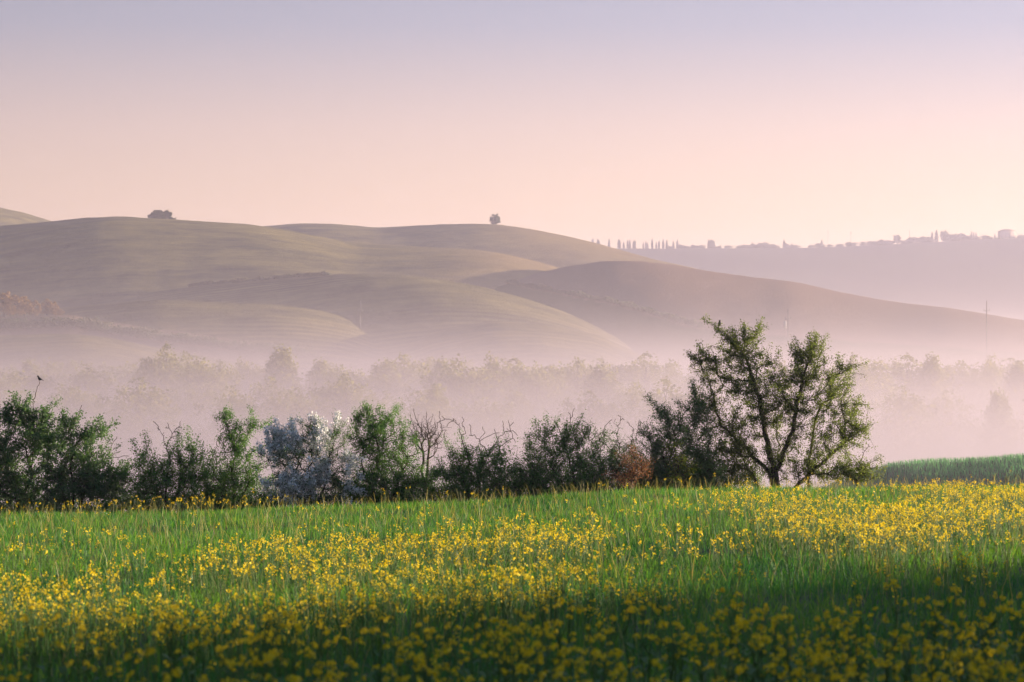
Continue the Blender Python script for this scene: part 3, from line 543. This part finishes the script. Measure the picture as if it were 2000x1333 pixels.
# paler ripening stems standing above the sward
M_ripe = leaf_mat('ripening_stem', (.16, .19, .06), (.32, .30, .12), .45, (1.3, 1.1, .6), .5)
px, d, r = scatter(5500, 14, 88, seed=9, power=.7); X = (px - 1000) / F * d; Z = field_z(X, d)
blades(np.stack([X, d, Z - .01], 1), r.uniform(.36, .6, len(X)), np.clip(.005 * (d / 22) ** .5, .004, .011), r.uniform(.1, .8, len(X)), M_ripe, 'grass_stems', 'scattered pale stems standing above the green field', 15)
# the rise at the right edge
px = rng.uniform(1480, 2450, 42000); D = h_rise.D(px); d = D - rng.uniform(-6, 40, len(px)); Z = h_rise.z(px, d); X = (px - 1000) / F * d
blades(np.stack([X, d, Z - .02], 1), rng.uniform(.16, .36, len(X)), rng.uniform(.012, .03, len(X)), rng.uniform(.05, .5, len(X)), M_grass2, 'grass', 'bluish long grass on the rise beyond the field', 6)

def band(px, d):               # how thickly the flowers stand
    c = np.interp(px, [-300, 0, 600, 1000, 1500, 2000, 2300], [19.5, 20, 21.5, 24, 29, 33, 35]); w = c * .19
    f = np.exp(-.5 * ((d - c) / w) ** 2) * 1.0
    f += .55 * np.exp(-.5 * ((d - c * 1.55) / (c * .2)) ** 2) + .28 * np.exp(-.5 * ((d - 70) / 6) ** 2) * np.clip((620 - px) / 200, 0, 1)
    f += .5 * np.exp(-.5 * ((d - 52) / 9) ** 2) * np.clip((px - 1350) / 300, 0, 1) + .05
    X = (px - 1000) / F * d
    return f * np.clip(.72 + 1.3 * vnoise(X / 2.2, d / 5.5, 51) + .5 * vnoise(X / .7, d / 1.6, 52), .06, 1.6)
px, d, r = scatter(66000, 16.8, 84, seed=2); keep = r.uniform(size=len(px)) * 4.0 < band(px, d) ** 1.45; px = px[keep]; d = d[keep]
X = (px - 1000) / F * d; Z = field_z(X, d); n = len(X); hh = r.uniform(.34, .56, n)
sm, pm = MB(), MB()
tilt = r.normal(size=(n, 3)) * [.07, .07, 0]; base = np.stack([X, d, Z], 1)
for q in range(3):
    on = r.uniform(size=n) < (1.0, .75, .5)[q]; b = base[on]; off = r.normal(size=(on.sum(), 3)) * [.05, .05, .035] * (0.4, 1, 1.3)[q]
    top = b + tilt[on] + off + np.array([0, 0, 1]) * hh[on][:, None]; st = b + (top - b) * (.0 if q == 0 else .55) + (0 if q == 0 else 1) * (b * 0)
    prisms(sm, st, top, np.full(len(b), .0035), np.full(len(b), .002), 3)
    k = 7; big = np.repeat(r.uniform(.55, 1.25, len(top)), k)[:, None]; c = np.repeat(top, k, 0) + r.normal(size=(len(top) * k, 3)) * np.array([.013, .013, .017]) * big; leaves(pm, c, (.0145 + .00012 * np.repeat(d[on], k)) * big[:, 0], .8, r)
flo = tag(pm.build('yellow_flowers', M_petal), 'drifts of small yellow flowers across the field', kind='stuff')
tag(sm.build('flower_stalks', M_stalk), 'thin green stalks under the yellow flower drifts', kind='stuff')

# the 300 nearest flowering plants, each one a thing
def plant_mesh(seed):
    r = np.random.default_rng(seed); s_, l_ = MB(), MB(); H = .66; tips = []; heads = []
    main = np.array([[0, 0, -.03], [.01, .005, .25], [.0, .015, .48], [.012, .0, H]]) + np.r_[[[0, 0, 0]], r.normal(size=(3, 3)) * [.015, .015, .0]]
    s_.tube(main, [.006, .005, .0038, .0022], 5); tips.append(main[-1])
    for i in range(4):
        t = .34 + .07 * i; a = i * 2.4 + r.uniform(-.4, .4); o = np.array([math.cos(a), math.sin(a), 0]); b = main[1] + (main[2] - main[1]) * min(1, (t - .25) / .23); z = H * r.uniform(.78, .98)
        e_ = np.array([b[0], b[1], z]) + o * r.uniform(.06, .13); s_.tube([b, (b + e_) / 2 + o * .02, e_], [.0032, .0026, .0018], 4); tips.append(e_)
        lf = b - np.array([0, 0, .08]); w_ = np.cross(o, [0, 0, 1]); Ln = r.uniform(.08, .14)
        l_.add([lf, lf + o * Ln * .5 + w_ * .022 + [0, 0, .03], lf + o * Ln + [0, 0, .005], lf + o * Ln * .5 - w_ * .022 + [0, 0, .03]], f4=[[0, 1, 2, 3]])
    for tp in tips:
        p_ = MB(); m_ = int(r.integers(6, 11)); u = unit(r.normal(size=(m_, 3)) * [1, 1, .7]) * r.uniform(.006, .022, (m_, 1)); c = tp + u + [0, 0, -.004]
        for q in c:            # four petals round each small flower
            nrm = unit(q - tp + [0, 0, .012]); a1 = unit(np.cross(nrm, r.normal(size=3))); a2 = np.cross(nrm, a1)
            for ax, bx in ((a1, a2), (a2, -a1), (-a1, -a2), (-a2, a1)):
                p_.add([q, q + (ax * .5 + bx * .42) * .0098 + nrm * .002, q + ax * .0115 + nrm * .003, q + (ax * .5 - bx * .42) * .0098 + nrm * .002], f4=[[0, 1, 2, 3]])
        heads.append(p_.mesh('flower_head', M_petal))
    return [('stem', s_.mesh('stem', M_stalk, True)), ('leaves', l_.mesh('leaves', M_stalk))] + [('flower_head', q) for q in heads]
kinds = [plant_mesh(300 + k) for k in range(6)]
r = np.random.default_rng(77); got = []
while len(got) < 300:
    d = r.uniform(11.2, 17.2); p = r.uniform(-60, 2060) if len(got) < 280 else r.uniform(-250, 2250); X = (p - 1000) / F * d
    edge = np.interp(p, [0, 700, 1200, 2000], [14.6, 15.2, 16.4, 17.4])
    if d > edge or r.uniform() > .45 + .5 * float(vnoise(np.array([X / .8]), np.array([d / 1.2]), 61)[0]) + .12 * (p > 1100): continue
    got.append((X, d))
for X, d in got:
    o = empty('flowering_plant', (X, d, float(field_z(np.array([X]), np.array([d]))[0]))); o.rotation_euler = (r.normal() * .06, r.normal() * .06, r.uniform(0, 6.28)); s = r.uniform(.66, 1.12); o.scale = (s, s, s)
    tag(o, 'yellow flowering plant in the shaded blurred foreground of the field', 'flower', 'nearest yellow flowering plants')
    for nm, me in kinds[r.integers(6)]: link(bpy.data.objects.new(nm, me), o)

# tree line out of view on the right: its long shadow lies over the foreground
r = np.random.default_rng(88); n = 24000; t = r.uniform(-6.2, 2.2, n); tg = np.array([[-2.9, 16.1]]) + t[:, None] * np.array([[7.65, 10.3]]); LD = 46.0
q = tg + LD * np.array([[math.sin(R(SUN_AZ)), math.cos(R(SUN_AZ))]]); zg = field_z(q[:, 0], q[:, 1])
top = field_z(tg[:, 0], tg[:, 1]) + .45 + LD * math.tan(R(SUN_EL)) - zg + .3 * vnoise(t * 5, t * 0, 71) + .3 * vnoise(t * 17, t * 0, 72)
c = np.stack([q[:, 0] + r.normal(0, .9, n), q[:, 1] + r.normal(0, .9, n), zg + top * r.uniform(0, 1, n) ** .8], 1)
tl = MB(); leaves(tl, c, .5, .8, r); tag(tl.build('tree_line', M_leafA), 'dense row of trees beside the field, outside the picture', kind='stuff')

# ------------------------------------------------------------------ distant trees
M_misttree = leaf_mat('valley_tree_leaf', (.10, .11, .045), (.23, .20, .085), .45)
M_darktree = leaf_mat('dark_tree_leaf', (.025, .04, .022), (.05, .065, .03), .3)
M_scrub = leaf_mat('scrub_leaf', (.12, .075, .045), (.24, .14, .075), .4)
def tree_meshes(seed, shape, nclump, per, leaf, mat, trunk=.14, fine=False):
    """a tree one unit tall: trunk with limbs, and a crown of leaf clumps in an uneven outline"""
    r = np.random.default_rng(seed); tb, cb = MB(), MB()
    if shape == 'cypress':
        z = r.uniform(.04, 1, nclump * per); rad = .105 * np.sin(np.clip(z, 0, 1) ** .7 * np.pi * .93 + .2) ** .8 * (1 + .15 * np.sin(z * 23 + seed)) * r.uniform(.5, 1.05, len(z)); a = r.uniform(0, 6.283, len(z))
        leaves(cb, np.stack([rad * np.cos(a), rad * np.sin(a), z * .985], 1), leaf, .6, r, 1.5); tb.tube([[0, 0, -.03], [0, 0, .5], [0, 0, .9]], [.022, .016, .006], 6)
    else:
        w, lo = {'round': (.42, .16), 'poplar': (.20, .12), 'oval': (.30, .14), 'dome': (.95, .0)}[shape]
        tb.tube([[0, 0, -.04], [.01, .0, .3], [.0, .015, .62], [.0, .0, .9]], np.array([.028, .02, .012, .004]) * (2 if shape == 'dome' else 1), 6)
        cl = []
        while len(cl) < nclump:
            u = r.uniform(-1, 1, 3)
            if np.linalg.norm(u) > 1: continue
            z = lo + (1 - lo) * (u[2] + 1) / 2 * .97
            k = {'poplar': (1 - .55 * (z - lo))}.get(shape, 1) * (1 + .25 * math.sin(4 * math.atan2(u[1], u[0]) + seed + 5 * z))
            cl.append(np.array([u[0] * w * k, u[1] * w * k, z]))
        for q in cl:
            zj = max(.12, min(.85, q[2] - .12)); tb.tube([[0, 0, zj], (np.array([0, 0, zj]) + q) / 2 + [0, 0, .01], q], np.array([.008, .005, .002]) * (.45 if fine else 1), 4, False)
            rr = r.uniform(.05, .10) * (1.8 if shape == 'dome' else .75 if fine else 1.0); c = q + unit(r.normal(size=(per, 3))) * (rr * r.uniform(.2, 1, (per, 1)) ** .6) * [1, 1, 1.25 if fine else .8]
            leaves(cb, c, leaf, .65, r)
    return tb.mesh('trunk', M_bark, True), cb.mesh('crown', mat)
def plant(name, label, cat, group, meshes, loc, h, rot=0.0, wide=1.0):
    o = empty(name, loc); o.scale = (h * wide, h * wide, h); o.rotation_euler = (0, 0, rot); tag(o, label, cat, group)
    for nm, me in zip(('trunk', 'crown'), meshes): link(bpy.data.objects.new(nm, me), o)
    return o
ORD = ['first', 'second', 'third', 'fourth', 'fifth', 'sixth', 'seventh', 'eighth', 'ninth', 'tenth', 'eleventh', 'twelfth', 'thirteenth', 'fourteenth', 'fifteenth', 'sixteenth', 'seventeenth', 'eighteenth', 'nineteenth', 'twentieth'] + \
      ['twenty ' + k for k in ('first', 'second', 'third', 'fourth', 'fifth', 'sixth', 'seventh', 'eighth', 'ninth')] + ['thirtieth'] + ['thirty ' + k for k in ('first', 'second', 'third', 'fourth', 'fifth', 'sixth', 'seventh', 'eighth', 'ninth')] + ['fortieth'] + ['forty ' + k for k in ('first', 'second', 'third', 'fourth', 'fifth', 'sixth', 'seventh', 'eighth', 'ninth')] + ['fiftieth'] + ['fifty ' + k for k in ('first', 'second', 'third', 'fourth', 'fifth', 'sixth', 'seventh', 'eighth', 'ninth')] + ['sixtieth'] + ['sixty ' + k for k in ('first', 'second', 'third', 'fourth', 'fifth', 'sixth', 'seventh', 'eighth', 'ninth')]
r = np.random.default_rng(5)
# trees standing in the mist: top rows read off the photograph
mist_kinds = [tree_meshes(500 + k, s_, 190, 44, .025, M_misttree, fine=True) for k, s_ in enumerate(('oval', 'oval', 'oval', 'poplar', 'oval'))]
tops = [(-110, 712), (-60, 706), (-15, 712), (25, 716), (58, 704), (98, 726), (168, 716), (214, 708), (262, 716), (300, 706), (325, 679), (352, 694), (392, 692), (432, 712), (480, 698), (512, 712), (553, 679), (590, 800), (628, 704), (664, 706), (706, 716), (752, 704), (788, 698), (826, 704),
        (862, 702), (902, 694), (934, 800), (968, 688), (1004, 706), (1048, 700), (1092, 712), (1128, 700), (1176, 714), (1226, 704), (1262, 696), (1330, 800), (1375, 704), (1520, 706), (1668, 700), (1720, 692), (1772, 700), (1822, 694), (1880, 706), (1936, 700), (1990, 706), (2060, 700)]
for i, (px, py) in enumerate(tops):
    d = r.uniform(520, 640); x, y, zt = P(px, py, d); zb = -27.0; h = zt - zb
    plant('mist_tree', f'pale misty tree in the valley, {ORD[i]} from the left of the back row', 'tree', 'trees standing in the valley mist', mist_kinds[r.integers(5)], (x, y, zb), h, r.uniform(0, 6.28), r.uniform(.7, 1.5))
front = [(40, 770), (130, 752), (200, 760), (270, 745), (372, 748), (450, 760), (530, 742), (575, 758), (618, 744), (676, 732), (740, 765), (815, 770), (850, 752), (940, 772), (1010, 765), (1150, 770), (1240, 752), (1300, 748), (1760, 760), (1850, 768), (1950, 764)]
for i, (px, py) in enumerate(front):
    d = r.uniform(430, 500); x, y, zt = P(px, py, d); zb = -27.0
    plant('mist_tree', f'lower misty tree in the valley, {ORD[i]} from the left of the front row', 'tree', 'trees standing in the valley mist', mist_kinds[r.integers(5)], (x, y, zb), zt - zb, r.uniform(0, 6.28), r.uniform(.9, 1.3))
for i in range(28):
    px = -80 + i * 78 + r.uniform(-30, 30); d = r.uniform(640, 700); x, y, zt = P(px, r.uniform(698, 724), d)
    plant('mist_tree', f'faintest misty tree in the valley, {ORD[i]} from the left of the farthest row', 'tree', 'trees standing in the valley mist', mist_kinds[r.integers(5)], (x, y, -27.0), zt + 27, r.uniform(0, 6.28), r.uniform(.8, 1.6))
# the belt of lower growth that ties the misty trees together
n = 44000; dd = r.uniform(440, 690, n); pp = r.uniform(-300, 2300, n); zt = -26 + (12.5 + 5 * vnoise(pp / 60, dd / 40, 91) + 2.5 * vnoise(pp / 22, dd / 15, 92)) * r.uniform(0, 1, n) ** .6
bm_ = MB(); leaves(bm_, np.stack([(pp - 1000) / F * dd, dd, zt], 1), .7, .7, r); tag(bm_.build('valley_wood', M_misttree), 'soft belt of scrub and young wood along the misty valley', kind='stuff')
# hilltop thicket and lone tree
dome = [tree_meshes(560 + k, 'dome', 90, 70, .16, M_darktree) for k in range(2)]
x, y, z = h_main.top(310); plant('thicket', 'dark round thicket on the crest of the left hill', 'thicket', None, dome[0], (x, y + 6, z - .8), 6.6, .4, 1.18)
x, y, z = h_main.top(334); plant('thicket', 'small low bush at the right foot of the hilltop thicket', 'bush', None, dome[1], (x, y + 4, z - .4), 2.2, 1.0, 1.2)
lone = tree_meshes(570, 'oval', 95, 34, .07, M_darktree)
x, y, z = h_back.top(967); plant('lone_tree', 'single oval tree standing alone on the bare hill crest', 'tree', None, lone, (x, y, z - .3), 10.8, 2.0, 1.15)
# scrub on the bank at the left edge
scrub = [tree_meshes(580 + k, 'round', 60, 26, .09, M_scrub) for k in range(3)]
sc = [(-60, 575, 640, 6.5), (-20, 566, 632, 7), (8, 568, 630, 6.8), (30, 572, 626, 6), (48, 586, 630, 5), (66, 584, 622, 4.6), (92, 582, 616, 4.8), (104, 592, 616, 3.8), (20, 596, 636, 5), (-10, 600, 640, 5), (70, 604, 626, 3.6), (118, 602, 618, 2.6), (40, 610, 634, 3.6)]
for i, (px, py, pb, h) in enumerate(sorted(sc)):
    hh = h_bank.top(px); dd = hh[1] + (636 - pb) * 1.2 + 4; h = (pb - py) / F * dd
    zg = float(h_bank.z(np.array([float(px)]), np.array([dd]))[0]); top = CAMZ + (HY - py) / F * dd
    plant('scrub_bush', f'mauve scrub bush on the left bank, {ORD[i]} from the left edge', 'bush', 'scrub on the left bank', scrub[i % 3], ((px - 1000) / F * dd, dd, zg - .3), max(2.0, top - zg), r.uniform(0, 6.28), r.uniform(.9, 1.3))
# hedgerows on the slopes
def hedgerow(label, hill, pts, h, w, crest=False, n=14000):
    xs = np.linspace(pts[0][0], pts[-1][0], 70); ys = np.interp(xs, [p[0] for p in pts], [p[1] for p in pts])
    q = np.array([hill.top(x) if crest else hill.at(x, y) for x, y in zip(xs, ys)]); k = np.ones(5) / 5
    qs = q.copy(); qs[2:-2] = np.stack([np.convolve(q[:, j], k, 'valid') for j in range(3)], 1); t = r.uniform(0, len(qs) - 1.001, n); i = t.astype(int); f = (t - i)[:, None]
    c = qs[i] * (1 - f) + qs[i + 1] * f; hh = h * np.clip(.65 + .5 * vnoise(t * .9, t * 0, 33) + .3 * vnoise(t * 3.1, t * 0, 34), .12, 1.5)
    c = c + np.stack([r.normal(0, w, n), r.normal(0, w, n), hh * r.uniform(-.1, 1, n)], 1)
    root = empty('hedgerow', qs[35]); tag(root, label, 'hedge'); m_ = MB(); leaves(m_, c - qs[35], .7, .7, r); m_.build('foliage', M_darktree, root)
    st = MB()
    for j in range(3, 67, 3): st.tube([qs[j] - qs[35] - [0, 0, .3], qs[j] - qs[35] + [0, 0, h * .5]], [.12, .06], 5)
    st.build('stems', M_bark, root)
hedgerow('dark hedge line slanting down below the brown hill', h_brown, [(885, 542), (950, 545), (1000, 553), (1050, 564), (1100, 573), (1200, 592), (1250, 605), (1290, 617), (1330, 630), (1370, 640)], 2.0, .6)
hedgerow('thin dark hedge along the crest of the middle slope', h_mid, [(370, 560), (480, 551), (560, 545), (640, 538)], 1.6, .5, True)
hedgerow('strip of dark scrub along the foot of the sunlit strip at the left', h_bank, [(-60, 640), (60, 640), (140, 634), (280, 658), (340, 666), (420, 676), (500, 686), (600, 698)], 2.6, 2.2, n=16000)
# cypresses and broad trees on the far ridge
cyp = [tree_meshes(600 + k, 'cypress', 30, 30, .09, M_darktree) for k in range(3)]; rnd = [tree_meshes(620 + k, s_, 80, 34, .075, M_darktree) for k, s_ in enumerate(('round', 'oval', 'round'))]; dm2 = tree_meshes(640, 'dome', 46, 30, .16, M_darktree)
C = [(18, 108), (40, 110), (47, 114), (93, 110), (137, 112), (143, 118), (160, 125), (178, 115), (188, 115), (205, 120), (212, 115), (250, 125), (262, 122), (270, 128), (291, 110), (310, 125), (322, 118), (342, 113), (358, 115), (388, 122), (407, 115), (550, 112), (605, 138), (750, 125), (897, 113), (932, 130), (1070, 115), (1577, 78), (1597, 70), (1758, 75), (1768, 80), (1779, 82), (1811, 90), (1865, 88)]
for i, (cx, cyy) in enumerate(C):
    px, py = 1150 + .425 * cx, 420 + .425 * cyy; x, y, z = h_far.top(px); h = max(6.0, CAMZ + (HY - py) / F * y - z + .5)
    plant('cypress', f'slim dark cypress on the far ridge, {ORD[i]} from the left', 'cypress', 'cypresses on the far ridge', cyp[i % 3], (x, y, z - .5), h, r.uniform(0, 6.28), r.uniform(1.0, 1.5) * min(1.6, max(.9, 10 / h)))
B = [(375, 142, 26), (430, 140, 40), (497, 142, 36), (565, 114, 34), (590, 146, 30), (640, 140, 50), (690, 140, 50), (762, 132, 44), (800, 126, 50), (840, 134, 44), (905, 130, 30), (948, 138, 44), (1020, 148, 30), (1058, 130, 40), (1108, 136, 40), (1150, 134, 44), (1200, 136, 40), (1262, 124, 50), (1310, 124, 34), (1340, 112, 28), (1415, 90, 32), (1440, 116, 30), (1530, 102, 46), (1566, 100, 30), (1632, 70, 36), (1656, 88, 36), (1700, 84, 56), (1730, 92, 40), (1772, 98, 40), (1840, 100, 50), (1880, 104, 40), (1985, 92, 50), (2040, 92, 60)]
rb = np.random.default_rng(64)
for k in range(36):            # fill the skyline between them
    cx = rb.uniform(390, 2080); base_row = float(np.interp(cx, [380, 1000, 1300, 1500, 1700, 2080], [150, 150, 132, 114, 100, 98])); B.append((cx, base_row - rb.uniform(0, 15), rb.uniform(24, 56)))
B.sort()
for i, (cx, cyy, w_) in enumerate(B):
    px, py = 1150 + .425 * cx, 420 + .425 * cyy; x, y, z = h_far.top(px); h = max(4.5, CAMZ + (HY - py) / F * y - z + .5); wm = .425 * w_ / F * y
    plant('ridge_tree', f'broad hazy tree on the far ridge, {ORD[i]} broad one from the left', 'tree', 'broad trees on the far ridge', rnd[i % 3], (x, y - 2, z - 2.6), h + 2.1, r.uniform(0, 6.28), max(.7, min(2.2, wm / h / .9 * 1.1)))

# ------------------------------------------------------------------ farmhouse, masts, poles and fence
M_wall = plain_mat('plaster', (.34, .27, .22), (.42, .34, .27), .3); M_roof = plain_mat('terracotta', (.22, .11, .07), (.3, .15, .09), 1.0); M_dark = plain_mat('dark_opening', (.03, .03, .035)); M_metal = plain_mat('grey_metal', (.10, .10, .105), (.15, .15, .15), 2, .6); M_pole = plain_mat('concrete_pole', (.08, .075, .07), (.12, .11, .10), 1.5)
def house(label, px0, px1, py, dd, ht, roof_h):
    x0, y, z = h_far.top((px0 + px1) / 2); y += dd; w_ = (px1 - px0) / F * y / 2; root = empty('farmhouse', (x0, y, z)); tag(root, label, 'house'); D_ = w_ * .6
    m_ = MB(); m_.box((0, 0, ht / 2 - 1), (w_, D_, ht / 2 + 1)); m_.build('wall', M_wall, root)
    e_ = .5; v = [[-w_ - e_, -D_ - e_, ht], [w_ + e_, -D_ - e_, ht], [w_ + e_, D_ + e_, ht], [-w_ - e_, D_ + e_, ht], [-w_ * .45, 0, ht + roof_h], [w_ * .45, 0, ht + roof_h]]
    m_ = MB(); m_.add(v, [[0, 4, 3], [1, 2, 5]], [[0, 1, 5, 4], [2, 3, 4, 5], [3, 2, 1, 0]]); rf = m_.build('roof', M_roof, root)
    m_ = MB(); m_.box((w_ * .3, 0, ht + roof_h), (.4, .4, .7)); m_.build('chimney', M_wall, rf)
    for fl in range(max(1, int(ht / 3))):
        for k in range(4):
            m_ = MB(); m_.box((-w_ * .72 + k * w_ * .48, -D_ - .02, 1.6 + fl * 3), (.5, .06, .75)); m_.build('window', M_dark, root)
_x, _y, _z = h_far.top(1966)
house('large farmhouse with hipped roof at the right end of the far ridge', 1950, 1982, 447, 0, CAMZ + (HY - 452) / F * _y - _z, 3.0)
house('long low farm building on the far ridge below the single mast', 1722, 1746, 469, 6, 5.0, 1.6)
def mast(label, px, py, w_=.22):
    x, y, z = h_far.top(px); h = CAMZ + (HY - py) / F * y - z; root = empty('mast', (x, y - 4, z)); tag(root, label, 'mast'); m_ = MB(); m_.tube([[0, 0, -.5], [0, 0, h * .6], [0, 0, h]], [w_ * 1.4, w_, w_ * .6], 6); m_.build('pole', M_metal, root)
    m_ = MB(); m_.box((0, 0, h - 1.6), (.9, .25, .5)); m_.box((0, 0, h - 3.4), (.6, .2, .4)); m_.build('antenna', M_metal, root)
mast('left of the two tall thin masts on the far ridge', 1616.5, 450); mast('right of the two tall thin masts on the far ridge', 1661, 452); mast('short thin mast above the low farm building on the far ridge', 1776, 449)
root = empty('fence', h_far.top(1800)); tag(root, 'faint post and rail fence on the far ridge beside the right mast', 'fence'); b0 = h_far.top(1800)
for px in range(1674, 1708, 4):
    q = h_far.top(px) - b0 + [0, -6, 0]; m_ = MB(); m_.box(q + [0, 0, 2.6], (.15, .15, 3.2)); m_.build('post', M_metal, root)
q0, q1 = h_far.top(1673) - b0 + [0, -6, 5.4], h_far.top(1707) - b0 + [0, -6, 5.4]; m_ = MB(); m_.tube([q0, q1], .14, 5); m_.build('rail', M_metal, root)
def power_pole(label, px, pt, pb, d, box=False):
    x, y, zt = P(px, pt, d); zb = P(px, pb, d)[2] - 4; h = zt - zb; root = empty('power_pole', (x, y, zb)); tag(root, label, 'power pole', 'power poles in the valley')
    m_ = MB(); m_.tube([[0, 0, 0], [0, 0, h * .5], [0, 0, h]], [.24, .18, .12], 8); m_.build('pole', M_pole, root)
    m_ = MB(); m_.box((0, 0, h - 3.0), (1.0, .1, .1)); m_.build('crossarm', M_metal, root)
    for sx_ in (-.9, .9, 0):
        zz = h + .25 if sx_ == 0 else h - 2.6; m_ = MB(); m_.tube([[sx_, 0, zz - .35], [sx_, 0, zz], [sx_, 0, zz + .3]], [.06, .12, .05], 6); m_.build('insulator', M_metal, root)
    if box: m_ = MB(); m_.box((-1.0, 0, h - 5.0), (.5, .35, 1.3)); m_.build('transformer', plain_mat('pale_cabinet', (.34, .33, .32)), root)
power_pole('tall power pole in the mist left of the middle', 704, 590, 696, 950)
power_pole('faint power pole behind the crown of the large tree', 1539, 606, 690, 950, True)
power_pole('power pole in the mist near the right edge', 1927, 590, 700, 950)
